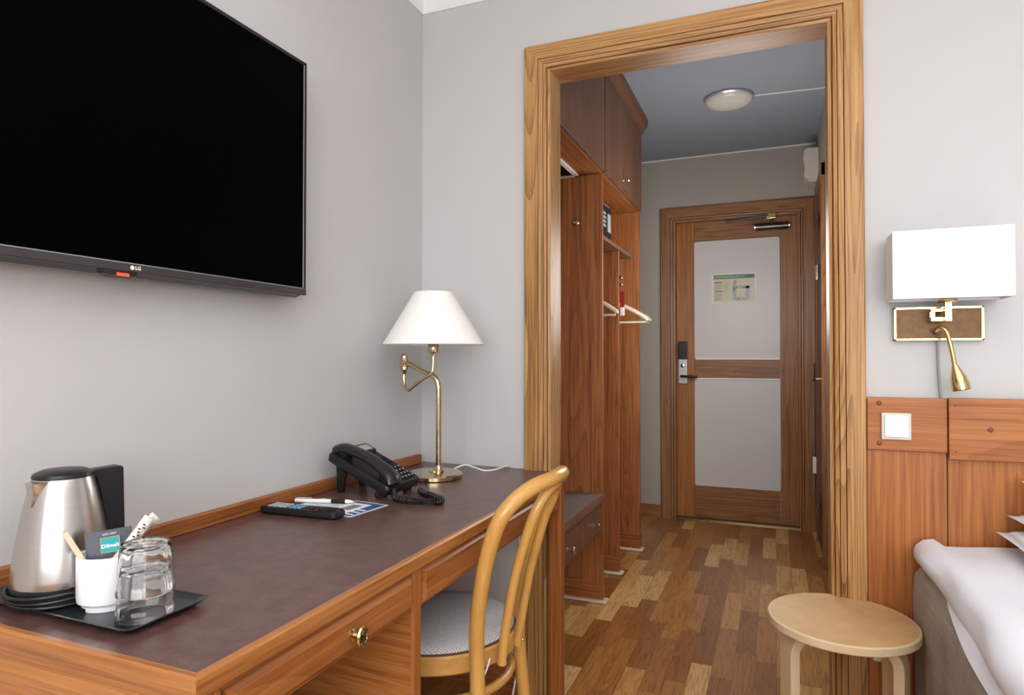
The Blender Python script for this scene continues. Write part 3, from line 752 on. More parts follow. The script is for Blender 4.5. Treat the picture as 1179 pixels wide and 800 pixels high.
# ------------------------------------------------------------------ desk things
# remote
rm=thing('remote_control','black television remote control lying on the desk','remote control',(-1.03,1.235,ZT))
rc=Vector((-1.043,1.236,ZT+.011)); m4=T(*rc)@RZ(3)
bm=B(); loft(bm,[[m4@Vector((x,y,z)) for x,y in rrect(0,0,hx,hy,.012)] for hx,hy,z in ((.104,.020,-.0105),(.108,.0235,-.006),(.108,.0235,.003),(.105,.0215,.0075))])
obj('remote_body',bm,'blackmatte',rm)
def keys(name,mat,spec,w=.009,d=.007):
    bm=B()
    for x,y in spec: obox(bm,m4@T(x,y,.0085),w,d,.003)
    obj(name,bm,mat,rm,bevel=.0008)
keys('power_key','red',[(-.094,-.012)])
keys('number_keys','keygrey',[(-.080+.0135*i,-.013+.0125*j) for i in range(4) for j in range(3)],.0105,.009)
keys('menu_keys','keyblue',[(-.022+.012*i,-.013+.013*j) for i in range(3) for j in range(3)])
keys('cursor_keys','black',[(.024,0),(.034,-.011),(.034,.011),(.044,0),(.034,0)])
keys('red_key','red',[(.048,-.013)],.006,.006); keys('green_key','green',[(.048,.013)],.006,.006)
keys('playback_keys','black',[(.060+.009*i,-.012+.012*j) for i in range(4) for j in range(3)],.006,.009)
text('LG',.007,m4@T(.098,0,.0078)@RZ(90),'silver',rm,ext=.0001)
# papers
bm=B(); obox(bm,T(-1.035,1.325,ZT+.0012)@RZ(-6),.165,.125,.0012)
nt=obj('notepad_sheet',bm,'paper'); tag(nt,'white printed paper sheet lying on top of the blue leaflet','paper')
bm=B()
for k in range(7): obox(bm,T(-1.035,1.325,ZT+.0019)@RZ(-6)@T(-.02,.04-.011*k,0),.09-.01*(k%3),.002,.0002)
obox(bm,T(-1.035,1.325,ZT+.0019)@RZ(-6)@T(.055,.02,0),.03,.05,.0002)
obj('printed_text',bm,'greyink',nt)
bm=B(); obox(bm,T(-.968,1.335,ZT+.0004)@RZ(-6),.105,.140,.0006)
lf=obj('leaflet',bm,'paper'); tag(lf,'blue printed leaflet with white edge beneath the white paper','leaflet')
bm=B(); obox(bm,T(-.968,1.335,ZT+.0008)@RZ(-6),.095,.130,.0002); fb=obj('leaflet_print',bm,'bluepaper',lf)
bm=B()
for k in range(3): obox(bm,T(-.968,1.335,ZT+.0010)@RZ(-6)@T(.025,-.05+.022*k,0),.035,.008,.0002)
obj('leaflet_letters',bm,'paper',fb)
# pen
pa=Vector((-1.140,1.325,ZT+.0085)); pb=Vector((-.995,1.372,ZT+.0075))
pn=thing('ballpoint_pen','white ballpoint pen with black grip lying on the papers','pen',pa)
dirp=(pb-pa).normalized()
P_=lambda t: pa+(pb-pa)*t
obj('pen_barrel',tube(B(),[P_(0),P_(.62)],.0052,14),'white',pn)
obj('grip',tube(B(),[P_(.62),P_(.86)],.0056,14),'black',pn)
obj('pen_tip',tube(B(),[P_(.86),P_(.92),P_(1)],.005,14,rs=[.0052,.0045,.0012]),'white',pn)
obj('clip',tube(B(),[P_(.02)+Vector((0,0,.007)),P_(.28)+Vector((0,0,.0075))],.0012,8),'silver',pn)

# phone: local frame, x from wall (-) to front (+), y width, z up; tilted
ph=thing('telephone','black corded desk telephone on its stand beside the brass lamp','telephone',(-1.03,1.53,ZT))
tilt=24
pm=T(-.948,1.530,ZT+.022)@RZ(0)@RY(tilt)     # origin: low front edge, body runs to -x
def ploop(x0,x1,y0,y1,z,r=.012): return [pm@Vector((x,y,z)) for x,y in rrect((x0+x1)/2,(y0+y1)/2,(x1-x0)/2,(y1-y0)/2,r)]
bm=B(); loft(bm,[ploop(-.196,-.004,-.072,.072,-.018),ploop(-.205,.004,-.082,.082,-.012),ploop(-.207,.006,-.084,.084,.004),ploop(-.204,.003,-.081,.081,.012)])
pb_=obj('phone_body',bm,'black',ph)
# display hood and keys on the far side (y>0)
bm=B(); loft(bm,[ploop(-.198,-.150,-.010,.076,.010,.006),ploop(-.196,-.156,-.006,.072,.022,.006)]); obj('display_hood',bm,'black',pb_)
bm=B(); obox(bm,pm@T(-.176,.033,.0225),.026,.060,.001); obj('display',bm,'keygrey',pb_)
bm=B()
for i in range(8): obox(bm,pm@T(-.140+.0085*i,.014,.0135),.005,.016,.004)
pieces('memory_key',bm,'silver',pb_,bevel=.0006)
bm=B()
for i in range(4):
    for j in range(4): obox(bm,pm@T(-.066+.0165*i,.012+.0165*j,.014),.0115,.0115,.006)
obj('number_keys',bm,'gloss',pb_,bevel=.0015)
bm=B()
for i in range(4):
    for j in range(4): obox(bm,pm@T(-.066+.0165*i,.012+.0165*j,.0172),.004,.003,.0006)
obj('key_marks',bm,'white',pb_)
bm=B()
for i in range(3): obox(bm,pm@T(-.12+.02*i,.050,.0135),.012,.036,.004)
obj('label_strip',bm,'blackmatte',pb_)
# handset, near side
hp=[(-.200,-.048,.014),(-.186,-.048,.026),(-.155,-.048,.035),(-.10,-.048,.040),(-.05,-.048,.036),(-.018,-.048,.028),(-.004,-.048,.014)]
hc=catmull(hp,6); n=len(hc)
rs=[.021+.006*abs(math.cos(PI*i/(n-1)))**2 for i in range(n)]
rs[0]*=.75; rs[-1]*=.7
bm=B(); tube(bm,[pm@p for p in hc],.02,18,rs=rs,flat=(.60,1.15)); hs=obj('handset',bm,'gloss',ph)
bm=lathe(B(),[(0,-.02),(.022,-.02),(.025,-.006),(.024,.006),(0,.008)],pm@T(-.176,-.048,.028),28); lathe(bm,[(0,-.02),(.022,-.02),(.025,-.006),(.024,.006),(0,.008)],pm@T(-.026,-.048,.026),28)
pieces('handset_cup',bm,'black',hs)
# stand foot under the high end
bm=B()
for y in (1.475,1.575):
    prism(bm,[(-1.125,y,ZT),(-1.108,y,ZT),(-1.098,y,ZT+.055),(-1.130,y,ZT+.080)],(0,.012,0))
pieces('stand_foot',bm,'black',ph,bevel=.002)
bm=boxb(-.985,-.962,1.46,1.475,ZT,ZT+.014); box(bm,-.985,-.962,1.585,1.60,ZT,ZT+.014); pieces('rubber_foot',bm,'blackmatte',ph,bevel=.002)
# coiled cord
path=catmull([(-.945,1.478,ZT+.024),(-.925,1.452,ZT+.010),(-.905,1.436,ZT+.009),(-.86,1.430,ZT+.009),(-.81,1.436,ZT+.009),(-.792,1.452,ZT+.009),(-.80,1.475,ZT+.009),(-.84,1.500,ZT+.009),(-.885,1.530,ZT+.009),(-.912,1.556,ZT+.009)],14)
coil=[]; acc=0; turns=58; N=1300
ln=[0]
for a,b in zip(path,path[1:]): ln.append(ln[-1]+(b-a).length)
def at(s_):
    for i in range(len(path)-1):
        if ln[i+1]>=s_: 
            t=(s_-ln[i])/(ln[i+1]-ln[i]+1e-9); return path[i].lerp(path[i+1],t),(path[i+1]-path[i]).normalized()
    return path[-1],(path[-1]-path[-2]).normalized()
for k in range(N+1):
    s_=ln[-1]*k/N; p,t=at(s_); sd_=t.cross(Vector((0,0,1))).normalized(); up=sd_.cross(t)
    a=2*PI*turns*k/N; r_=.0072*min(1,k/40,(N-k)/40+.0)
    coil.append(p+sd_*math.cos(a)*r_+up*math.sin(a)*r_)
bm=B(); tube(bm,coil,.0017,6); obj('coiled_cord',bm,'black',ph)
bm=B(); tube(bm,catmull([(-1.01,1.50,ZT+.012),(-1.0,1.475,ZT+.004),(-.98,1.455,ZT+.004),(-.95,1.448,ZT+.004),(-.925,1.458,ZT+.006),(-.912,1.49,ZT+.006),(-.945,1.53,ZT+.006)],8),.0025,8); obj('line_cord',bm,'steeldark',ph)

# desk lamp
lx,lyy=-.985,1.775
lp=thing('desk_lamp','brass swing-arm desk lamp with white conical shade in the corner','lamp',(lx,lyy,ZT))
obj('lamp_foot',lathe(B(),[(0,0),(.083,0),(.087,.003),(.087,.013),(.083,.017),(.020,.019),(.018,.023),(.0,.023)],T(lx,lyy,ZT),64),'nickelbrass',lp)
px=-.972; q=lyy
bm=B(); tube(bm,catmull([(px,q,ZT+.015),(px,q,ZT+.15),(px,q,1.0),(px-.002,q,1.035),(px-.014,q,1.056),(px-.04,q-.002,1.070),(-1.085,q-.004,1.103)],8),.0085,16); obj('pole',bm,'nickelbrass',lp)
obj('pole_collar',lathe(B(),[(.009,.019),(.016,.019),(.017,.024),(.012,.030),(.0095,.040)],T(px,q,ZT),24),'nickelbrass',lp)
jx=-1.093
obj('swivel_joint',lathe(B(),[(0,.036),(.007,.036),(.010,.032),(.013,.028),(.0135,.006),(.0115,.002),(.0115,-.002),(.0145,-.006),(.0145,-.014),(.010,-.020),(.006,-.030),(0,-.03)],T(jx,q-.004,1.095),24),'nickelbrass',lp)
bm=B(); tube(bm,catmull([(jx,q-.004,1.075),(jx,q-.006,1.045),(jx+.006,q-.010,1.026),(jx+.018,q-.014,1.016),(jx+.03,q-.016,1.020),(jx+.07,q-.012,1.050),(-.996,q-.006,1.068),(-.990,q-.004,1.085),(-.990,q-.002,1.13)],8),.0055,14); obj('swing_arm',bm,'nickelbrass',lp)
sx=-.990
obj('lamp_socket',lathe(B(),[(0,0),(.008,0),(.009,.008),(.016,.012),(.0175,.018),(.0175,.045),(.014,.050),(0,.05)],T(sx,q,1.122),24),'nickelbrass',lp)
bm=lathe(B(),[(.155,0),(.1565,.002),(.155,.006),(.063,.160),(.064,.163),(.061,.164),(.060,.160),(.152,.006),(.153,0),(.155,0)],T(sx,q,1.158),72)
obj('lamp_shade',bm,'shade',lp,smooth=50)
bm=B(); 
for k in range(3): tube(bm,[(sx,q,1.308),(sx+.061*math.cos(k*2.09),q+.061*math.sin(k*2.09),1.316)],.0015,6)
tube(bm,[(sx,q,1.17),(sx,q,1.308)],.004,8); obj('shade_carrier',bm,'nickelbrass',lp)
# lamp cord
pts=[(-.93,1.845,ZT+.006),(-.915,1.885,ZT+.010),(-.90,1.905,ZT+.006),(-.87,1.93,ZT+.004),(-.85,1.965,ZT+.006),(-.84,2.015,ZT+.004)]
bm=B(); tube(bm,catmull([(-.965,1.845,ZT+.012),(-.945,1.90,ZT+.022),(-.92,1.925,ZT+.012),(-.885,1.925,ZT+.004),(-.855,1.95,ZT+.005),(-.84,2.0,ZT+.010),(-.835,2.022,ZT+.004)],8),.0025,8)
lc=obj('lamp_cord',bm,'white'); tag(lc,'thin white cord on the desktop behind the brass lamp base','cord')
bm=B(); tube(bm,catmull([(-.80,2.022,.70),(-.80,2.022,.45),(-.795,2.022,.30),(-.80,2.02,.12),(-.78,1.9,.012),(-.70,1.70,.006)],8),.003,8)
tag(obj('power_cord',bm,'white'),'thin white power cord running down the wall below the desk','cord')

# ------------------------------------------------------------------ television
TX=-1.100; ty0,ty1,tz0,tz1=.345,1.312,1.276,1.866
tv=thing('television','large flat black television mounted on the left wall','television',(LX,(ty0+ty1)/2,tz0))
tz0b=tz0+.004
bm=B(); prism(bm,[(TX-.004,ty0,tz0b),(TX-.004,ty0,tz1),(TX-.018,ty0,tz1-.001),(TX-.030,ty0,tz1-.03),(TX-.050,ty0,tz1-.10),(TX-.058,ty0,tz0+.08),(TX-.046,ty0,tz0+.002),(TX-.03,ty0,tz0-.006)],(0,ty1-ty0,0))
bd=obj('tv_housing',bm,'gloss',tv,bevel=.003)
bm=B(); fr=.009; bt=.019
for qd in ((ty0,ty1,tz1-fr,tz1),(ty0,ty0+fr,tz0,tz1),(ty1-fr,ty1,tz0,tz1)): box(bm,TX-.006,TX+.001,*qd)
obj('bezel',bm,'black',tv,bevel=.001)
obj('lower_bezel',boxb(TX-.007,TX+.003,ty0,ty1,tz0,tz0+bt-.003),'bezel',tv,bevel=.002)
obj('screen',boxb(TX-.007,TX-.001,ty0+fr,ty1-fr,tz0+bt-.003,tz1-fr),'screen',tv)
bm=B(); box(bm,TX-.0005,TX+.0012,ty1-fr-.0015,ty1-fr,tz0+bt,tz1-fr); box(bm,TX-.0005,TX+.0012,ty0+fr,ty1-fr,tz0+bt-.003,tz0+bt-.0018); obj('screen_rim',bm,'silver',tv)
irx=TX-.010; cy=.815
ir=obj('sensor_pod',loft(B(),[[(irx+x*1.0,cy+y,z) for x,y in rrect(0,0,hx,hy,.008)] for hx,hy,z in ((.006,.022,tz0-.011),(.012,.032,tz0-.007),(.013,.036,tz0+.003))]),'gloss',tv)
obj('standby_light',boxb(irx+.0095,irx+.0135,cy-.010,cy+.014,tz0-.0085,tz0-.0035),'ledred',ir,bevel=.001)
lm=Matrix(((0,0,1,TX+.0033),(1,0,0,0),(0,1,0,0),(0,0,0,1)))
ty_=.842; tzl=tz0+.0085
bm=lathe(B(),[(0,0),(.0040,0),(.0040,.0003),(0,.0003)],Matrix(((0,0,1,TX+.003),(1,0,0,ty_-.0075),(0,1,0,tzl),(0,0,0,1))),20); obj('logo_disc',bm,'white',tv)
text('LG',.0095,Matrix(((0,0,1,TX+.0034),(1,0,0,ty_+.004),(0,1,0,tzl),(0,0,0,1))),'white',tv,ext=.0001,bold=.0003,name='logo_letters')
obj('wall_mount',boxb(LX,TX-.05,.70,.96,1.42,1.72),'black',tv)

# ------------------------------------------------------------------ bentwood chair
scx,scy,sr=-.795,1.452,.202
ch=thing('bentwood_chair','honey-coloured bentwood chair with grey tweed seat pulled to the desk','chair',(scx,scy,0))
obj('seat_ring',lathe(B(),[(sr-.022,.408),(sr-.004,.408),(sr,.412),(sr,.447),(sr-.005,.452),(sr-.022,.450),(sr-.022,.408)],T(scx,scy,0),72),'beechx',ch)
obj('seat_cushion',lathe(B(),[(0,.425),(sr-.023,.425),(sr-.022,.450),(sr-.010,.455),(sr-.016,.462),(sr-.04,.469),(sr-.10,.475),(0,.477)],T(scx,scy,0),72),'seatfab',ch)
bm=lathe(B(),[(sr-.012,.449),(sr-.004,.450),(sr-.005,.4535),(sr-.013,.456),(sr-.012,.449)],T(scx,scy,0),72)
obj('seat_piping',bm,plain('brown_piping',srgb(104,66,44),.6),ch)
outer=[(-.560,1.245,0),(-.590,1.262,.20),(-.607,1.285,.43),(-.599,1.268,.55),(-.575,1.254,.67),(-.545,1.252,.765),(-.517,1.273,.812),(-.490,1.322,.837),(-.470,1.375,.8455),(-.466,1.425,.847),(-.473,1.475,.8445),(-.492,1.522,.834),(-.524,1.562,.810),(-.553,1.580,.765),(-.582,1.575,.67),(-.604,1.562,.55),(-.618,1.556,.43),(-.605,1.575,.20),(-.585,1.60,0)]
bm=B(); tube(bm,catmull(outer,6),.0170,16); obj('back_hoop',bm,'beechz',ch)
inner=[(-.583,1.365,.420),(-.572,1.362,.50),(-.549,1.357,.615),(-.515,1.355,.73),(-.494,1.362,.785),(-.480,1.383,.815),(-.473,1.419,.826),(-.480,1.456,.815),(-.495,1.474,.785),(-.520,1.480,.73),(-.553,1.479,.615),(-.575,1.474,.50),(-.587,1.470,.420)]
bm=B(); tube(bm,catmull(inner,6),.0112,14); obj('inner_hoop',bm,'beechz',ch)
rr=.185
obj('stretcher_ring',tube(B(),[(scx+rr*math.cos(a),scy+rr*math.sin(a),.345) for a in [i/48*2*PI for i in range(48)]],.0105,12,closed=True),'beechx',ch)
for sy in (-1,1):
    bm=B(); tube(bm,catmull([(scx-.135,scy+sy*.125,.412),(scx-.142,scy+sy*.133,.25),(scx-.165,scy+sy*.150,0)],6),.0135,14,rs=None); obj('front_leg',bm,'beechz',ch)
bm=B(); 
for y in (1.365,1.470): lathe(bm,[(0,0),(.0035,0),(.003,.002),(0,.0025)],T(-.572,y,.435)@RY(90),12)
pieces('screw',bm,'brass',ch)
bm=B(); tube(bm,catmull([(-.88,1.30,.40),(-.80,1.235,.365),(-.74,1.22,.335),(-.68,1.24,.325),(-.635,1.29,.345),(-.615,1.34,.40),(-.61,1.36,.43)],8),.0022,8)
tag(obj('loose_cord',bm,'white'),'thin white cord loop hanging beneath the chair seat','cord')

# ------------------------------------------------------------------ headboard
hb=thing('headboard','tall reddish oak panelled headboard on the wall behind the bed','headboard',(1.2,DY,0))
xs_=[.2305,.4175,1.29,2.16]
for a,b in zip(xs_,xs_[1:]):
    obj('lower_panel',boxb(a+.0012,b-.0012,DY-.014,DY-.001,0,1.005),'headz',hb,bevel=.0008)
specs=((xs_[0]+.001,xs_[1]-.0005,.868,1.011,.024),(xs_[1]+.0015,xs_[2]-.001,.853,1.013,.032),(xs_[2]+.001,xs_[3],.853,1.013,.032))
for a,b,z0,z1,d in specs:
    up=obj('upper_panel',boxb(a,b,DY-d,DY-.014,z0,z1),'headx',hb,bevel=.0015)
    pos=[((.26,.995),(.26,.886))] if a<.3 else [((a+.09,(z0+z1)/2),(b-.09,(z0+z1)/2),(a+.015,z1-.02),(a+.015,z0+.02))]
    for k,(x,z) in enumerate(pos[0]):
        r=.0065 if (a<.3 or k<2) else .002
        obj('screw_cap',lathe(B(),[(0,0),(r,0),(r*.8,.002),(0,.003)],T(x,DY-d,z)@RX(90),18),'screw',up)
sw=thing('light_switch','square white light switch on the headboard left end','switch',(.299,DY-.024,.90))
obj('switch_frame',boxb(.264,.334,DY-.034,DY-.024,.898,.970),'offwhite',sw,bevel=.002)
obj('rocker',boxb(.271,.327,DY-.038,DY-.032,.905,.963),'white',sw,bevel=.002)
so=thing('wall_socket','small white socket low on the headboard behind the round stool','socket',(.262,DY-.014,.31))
obj('socket_body',boxb(.240,.278,DY-.034,DY-.0155,.297,.345),'white',so,bevel=.005)

# wall lamp
wl=thing('wall_lamp','brass wall lamp with white rectangular shade and bendy reading spot','wall lamp',(.40,DY,1.17))
obj('back_plate',boxb(.302,.498,DY-.016,DY-.004,1.168,1.250),'plate',wl,bevel=.002)
bm=B()
for qd in ((.298,.502,1.164,1.170),(.298,.502,1.248,1.254),(.298,.304,1.164,1.254),(.496,.502,1.164,1.254)): box(bm,qd[0],qd[1],DY-.018,DY,qd[2],qd[3])
obj('plate_rim',bm,'brass',wl,bevel=.001)
ax=.405
bm=box(B(),ax-.030,ax-.018,DY-.05,DY-.016,1.215,1.245); box(bm,ax-.030,ax+.012,DY-.062,DY-.050,1.213,1.224); box(bm,ax-.030,ax+.012,DY-.062,DY-.050,1.238,1.245)
obj('bracket',bm,'brass',wl,bevel=.001)
obj('stem',boxb(ax-.002,ax+.014,DY-.078,DY-.062,1.212,1.262),'brass',wl,bevel=.0015)
bm=lathe(B(),[(0,0),(.020,0),(.022,.004),(.022,.010),(0,.010)],T(ax+.006,DY-.070,1.260),12); obj('socket_disc',bm,'brass',wl,smooth=20)
# shade: hollow rectangular box
sx0,sx1,sy0,sy1,sz0,sz1=.279,.538,DY-.130,DY-.020,1.268,1.442
bm=B(); t_=.003
box(bm,sx0,sx1,sy0,sy0+t_,sz0,sz1); box(bm,sx0,sx1,sy1-t_,sy1,sz0,sz1); box(bm,sx0,sx0+t_,sy0+t_,sy1-t_,sz0,sz1); box(bm,sx1-t_,sx1,sy0+t_,sy1-t_,sz0,sz1)
obj('lamp_shade',bm,'shade2',wl,bevel=.0015)
bm=B(); box(bm,sx0+t_,sx1-t_,DY-.077,DY-.073,1.272,1.274); box(bm,ax+.004,ax+.008,sy0+t_,sy1-t_,1.272,1.274); obj('shade_carrier',bm,'brass',wl)
bm=B(); tube(bm,catmull([(ax-.014,DY-.014,1.185),(ax-.013,DY-.040,1.190),(ax-.007,DY-.056,1.196),(ax+.003,DY-.064,1.186),(ax+.009,DY-.070,1.160),(ax+.014,DY-.078,1.125),(ax+.017,DY-.084,1.095)],8),.0058,14); gn=obj('gooseneck',bm,'brass',wl)
hd4=T(ax+.017,DY-.084,1.098)@RY(-12)@RX(-6)
obj('reading_head',lathe(B(),[(0,0),(.008,0),(.010,-.008),(.018,-.030),(.021,-.048),(.0205,-.062),(.018,-.064),(.0,-.060)],hd4,32),'brass',gn)
bm=B(); tube(bm,catmull([(ax-.004,DY-.006,1.172),(ax-.003,DY-.005,1.10),(ax-.001,DY-.005,1.05),(ax+.002,DY-.006,1.012)],6),.0035,8,flat=(1,1.6)); obj('cable',bm,'cable',wl)

# ------------------------------------------------------------------ bed
bx0,bx1,by0,by1=.329,1.53,-.02,DY-.036
bed=thing('bed','single bed with grey linen base and white bedding beside the headboard','bed',((bx0+bx1)/2,(by0+by1)/2,0))
# linen base with soft corners and slight vertical folds
def bedloop(ins,z,wav=0,r=.035):
    P=rrect((bx0+bx1)/2,(by0+by1)/2,(bx1-bx0)/2-ins,(by1-by0)/2-max(0,ins*.3),r,6)
    out=[]
    # resample sides
    n=len(P)
    for i in range(n):
        a=Vector((*P[i],0)); b=Vector((*P[(i+1)%n],0)); m=60 if (b-a).length>.4 else 1
        for k in range(m):
            p=a.lerp(b,k/m); w_=wav*(math.sin(p.y*31)+.6*math.sin(p.y*57+1)) ; 
            out.append((p.x+(w_ if p.x<(bx0+bx1)/2 else -w_),p.y,z))
    return out
bm=B(); loft(bm,[bedloop(.01,.06,.003),bedloop(.004,.09,.003),bedloop(.004,.25,.003),bedloop(.002,.38,.002),bedloop(.0,.50,.0015),bedloop(.004,.555,.001),bedloop(.022,.585,.0),bedloop(.06,.596,0)])
obj('mattress_base',bm,'linen',bed,smooth=60)
for x in (bx0+.08,bx1-.08):
    for y in (by0+.08,by1-.08): obj('leg',lathe(B(),[(0,0),(.02,0),(.024,.07),(0,.07)],T(x,y,0),20),'black',bed)
# duvet
def duvet_surface():
    bm=B(); NX,NY=44,70
    x0,x1=bx0+.016,bx1-.016; y0,y1=by0-.005,by1-.004
    # cross-section across the bed: hem outside the edge, up and over
    def top(x,y):
        return .640+.006*math.sin(x*9+1)*math.sin(y*4)+.004*math.sin(y*17+x*6)+.003*math.sin(x*25-y*9)
    rows=[]
    for j in range(NY+1):
        y=y0+(y1-y0)*j/NY; row=[]
        hem=.592-.014*max(0,math.sin(y*3.3+.6))-.02*max(0,min(1,(1.62-y)/.3))+.006*math.sin(y*11)
        bul=.008*math.sin(y*9)+.004*math.sin(y*23)
        sec=[(x0+.030,hem+.004),(x0-.002+bul*.3,hem-.004),(x0-.008+bul*.5,hem+.010),(x0-.008+bul,hem+.026),(x0-.002+bul,.625),(x0+.012,.639),(x0+.035,.6435)]
        for a,z in sec: row.append((a,z))
        for i in range(NX+1):
            x=x0+.06+(x1-x0-.12)*i/NX; row.append((x,top(x,y)))
        for a,z in reversed([(x1+.008,hem+.03),(x1,.622),(x1-.02,.636)]): row.append((a,z))
        row.append((x1-.02,hem))
        endf=1
        rows.append([bm.verts.new((a,y,z)) for a,z in row])
    for a,b in zip(rows,rows[1:]):
        for i in range(len(a)-1): bm.faces.new((a[i],a[i+1],b[i+1],b[i]))
    # close the two ends and the underside
    for r_ in (rows[0],rows[-1]): bm.faces.new(r_)
    for a,b in zip(rows,rows[1:]): bm.faces.new((a[0],b[0],b[-1],a[-1]))
    return bm
o=obj('duvet',duvet_surface(),'duvet',smooth=80); tag(o,'plain white duvet spread over the bed','duvet')
bm=B()   # loose hem of the under sheet that peeks out
pts=[(bx0+.020,1.70,.590),(bx0+.010,1.64,.584),(bx0+.001,1.54,.574),(bx0-.004,1.42,.562),(bx0-.004,1.25,.556),(bx0-.003,1.0,.552),(bx0-.003,.6,.55)]
cp=catmull(pts,6)
a=[bm.verts.new(p) for p in cp]; b=[bm.verts.new(p+Vector((.020,0,.030))) for p in cp]; c_=[bm.verts.new(p+Vector((.005,0,0))) for p in cp]
for i in range(len(cp)-1): bm.faces.new((a[i],a[i+1],b[i+1],b[i])); bm.faces.new((c_[i],b[i],b[i+1],c_[i+1])); bm.faces.new((a[i],c_[i],c_[i+1],a[i+1]))
o=obj('bed_sheet',bm,'duvet'); tag(o,'white sheet hem peeking out below the duvet edge','sheet')
def pillow(m4,sx_,sy_,h,mat='pillow'):
    bm=B(); n=20; G=[]
    for s_ in (1,-1):
        g_=[]
        for j in range(n+1):
            r_=[]
            for i in range(n+1):
                u=i/n*2-1; v=j/n*2-1
                k=(max(0,1-abs(u)**2.6)*max(0,1-abs(v)**2.6))**.42
                pin=1-.06*(1-abs(v)**2)*abs(u)**3; pin2=1-.06*(1-abs(u)**2)*abs(v)**3
                r_.append((u*sx_/2*pin,v*sy_/2*pin2,s_*h/2*k+.004*math.sin(u*7+v*3)*k))
            g_.append(r_)
        G.append(g_)
    V=[[[None]*(n+1) for _ in range(n+1)] for _ in range(2)]
    for s_ in range(2):
        for j in range(n+1):
            for i in range(n+1):
                if s_==1 and (i in (0,n) or j in (0,n)): V[1][j][i]=V[0][j][i]
                else: V[s_][j][i]=bm.verts.new(m4@Vector(G[s_][j][i]))
    for s_ in range(2):
        for j in range(n):
            for i in range(n):
                f=[V[s_][j][i],V[s_][j][i+1],V[s_][j+1][i+1],V[s_][j+1][i]]
                bm.faces.new(f if s_==0 else f[::-1])
    return bm
PL=NT('seersucker_pillow'); v=PL.objvec(); sep=PL.n('ShaderNodeSeparateXYZ'); PL.l(v,sep.inputs[0])
st=PL.math('SINE',PL.math('MULTIPLY',sep.outputs[0],320)); st2=PL.noise(v,90,3,.6)
ff=PL.math('ADD',PL.math('MULTIPLY',st,.25),PL.math('MULTIPLY',st2,.8))
PL.l(PL.ramp(ff,[(.2,srgb(206,208,216)),(.6,srgb(240,241,245))]),PL.b.inputs['Base Color']); PL.b.inputs['Roughness'].default_value=.85; PL.bump(ff,.5,.002)
M['seers']=PL.m
o=obj('pillow',pillow(T(.850,1.745,.674)@RZ(-3)@RX(1),.70,.44,.07),'seers',smooth=80); tag(o,'lowest crinkled white pillow lying flat on the duvet','pillow','white pillows stacked on the bed')
o=obj('pillow',pillow(T(.882,1.80,.712)@RZ(2)@RX(3),.68,.38,.07),'pillow',smooth=80); tag(o,'smooth white pillow in the middle of the pillow stack','pillow','white pillows stacked on the bed')
o=obj('pillow',pillow(T(.908,1.83,.778)@RZ(4)@RX(14),.68,.30,.07),'pillow',smooth=80); tag(o,'topmost white pillow of the stack, nearest the headboard','pillow','white pillows stacked on the bed')

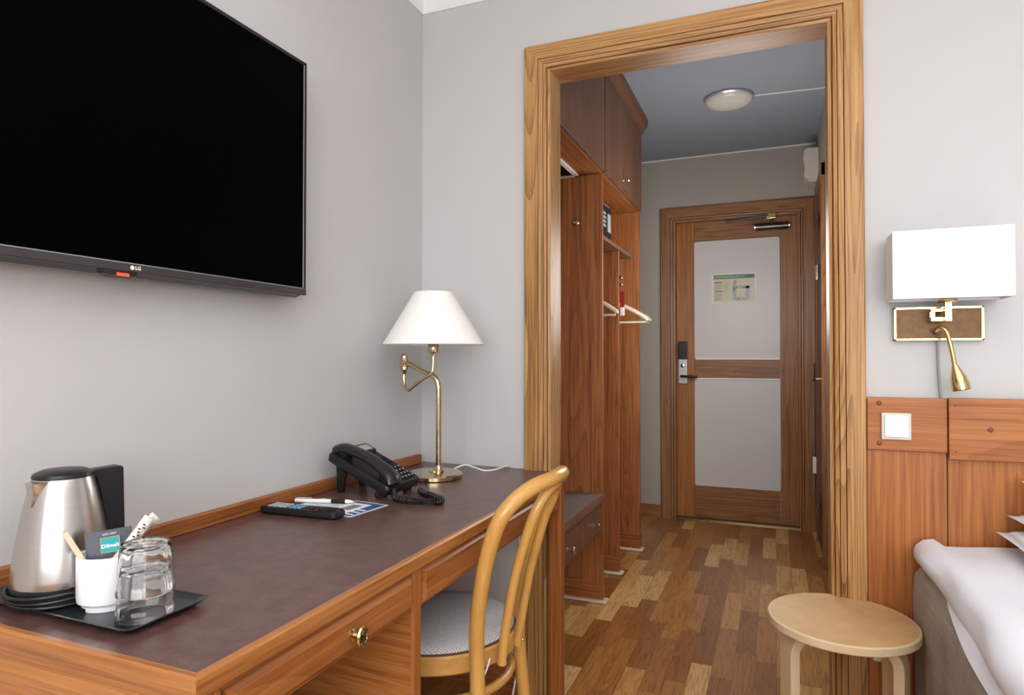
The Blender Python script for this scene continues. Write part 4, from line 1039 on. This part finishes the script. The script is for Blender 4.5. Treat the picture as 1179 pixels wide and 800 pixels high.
# ------------------------------------------------------------------ stool
cx,cy,R_=.152,1.858,.176
stl=thing('stool','round birch stool with bent plywood legs beside the bed','stool',(cx,cy,0))
obj('seat',lathe(B(),[(0,.431),(R_-.003,.431),(R_,.434),(R_,.4505),(R_-.003,.453),(0,.453)],T(cx,cy,0),72),'birchx',stl)
obj('seat_veneer',lathe(B(),[(0,.4527),(R_-.006,.4527),(R_-.006,.4536),(0,.4536)],T(cx,cy,0),72),plain('tan_veneer',srgb(206,168,120),.4,noise=.10,nscale=14),stl)
LW=.050; LT=.024
def leg(ang):
    c=[(.03,.4185),(.085,.4185)]
    cxr,czr,rad=.085+.0,.3685,.05
    for k in range(1,9):
        a=PI/2-k/8*PI/2; c.append((.085+rad*math.cos(a),.3685+rad*math.sin(a)))
    c+= [(.135,.20),(.137,.0)]
    # offset curve
    pts=[Vector((x,0,z)) for x,z in c]; loops=[]
    for i,p in enumerate(pts):
        t=(pts[min(len(pts)-1,i+1)]-pts[max(0,i-1)]).normalized(); nn=Vector((-t.z,0,t.x))
        m4=T(cx,cy,0)@RZ(ang)
        loops.append([m4@(p+nn*(LT/2*a)+Vector((0,LW/2*b,0))) for a,b in ((-1,-1),(1,-1),(1,1),(-1,1))])
    bm=B(); loft(bm,loops); return bm
for a in (206,158,338,26): obj('leg',leg(a),'birchz',stl,bevel=.0015,smooth=50)

# ------------------------------------------------------------------ light
def area(name,loc,rot,sx,sy,power,col=(1,1,1),spread=180):
    l=bpy.data.lights.new(name,'AREA'); l.shape='RECTANGLE'; l.size=sx; l.size_y=sy; l.energy=power; l.color=col; l.spread=math.radians(spread)
    o=bpy.data.objects.new(name,l); COL.objects.link(o); o.location=loc; o.rotation_euler=[math.radians(a) for a in rot]; return o
area('window_daylight',(.75,BY-.02,1.55),(90,0,8),2.6,1.35,78,(.99,.99,1))
area('ceiling_fill',(.6,-.2,CZ-.06),(0,0,0),2.4,2.4,36,(.99,.99,1))  # soft fill added below the ceiling, no lamp of the room
pl_=bpy.data.lights.new('hall_fill','POINT'); pl_.energy=23; pl_.shadow_soft_size=.3; pl_.color=(1,.97,.94)  # fill light added in mid-air to brighten the hall, not a fixture
po=bpy.data.objects.new('hall_fill',pl_); COL.objects.link(po); po.location=(-.2,3.25,1.5)
w=bpy.data.worlds.new('sky'); SC.world=w; w.use_nodes=True
w.node_tree.nodes['Background'].inputs[0].default_value=(.85,.92,1,1); w.node_tree.nodes['Background'].inputs[1].default_value=1.0
SC.view_settings.view_transform='Standard'; SC.view_settings.look='None'; SC.view_settings.exposure=0.0
try:
    SC.cycles.max_bounces=10; SC.cycles.caustics_reflective=False; SC.cycles.caustics_refractive=False
    SC.cycles.sample_clamp_indirect=6; SC.cycles.use_denoising=True
except Exception: pass
# ------------------------------------------------------------------ camera
f=743.0
cam=bpy.data.cameras.new('camera'); cam.sensor_fit='HORIZONTAL'; cam.sensor_width=36; cam.lens=f/1179*36; cam.clip_start=.02
co=bpy.data.objects.new('camera',cam); COL.objects.link(co); co.location=(0,0,1.12)
co.rotation_euler=(PI/2+math.atan(11/743),0,math.atan(303.5/743)); SC.camera=co
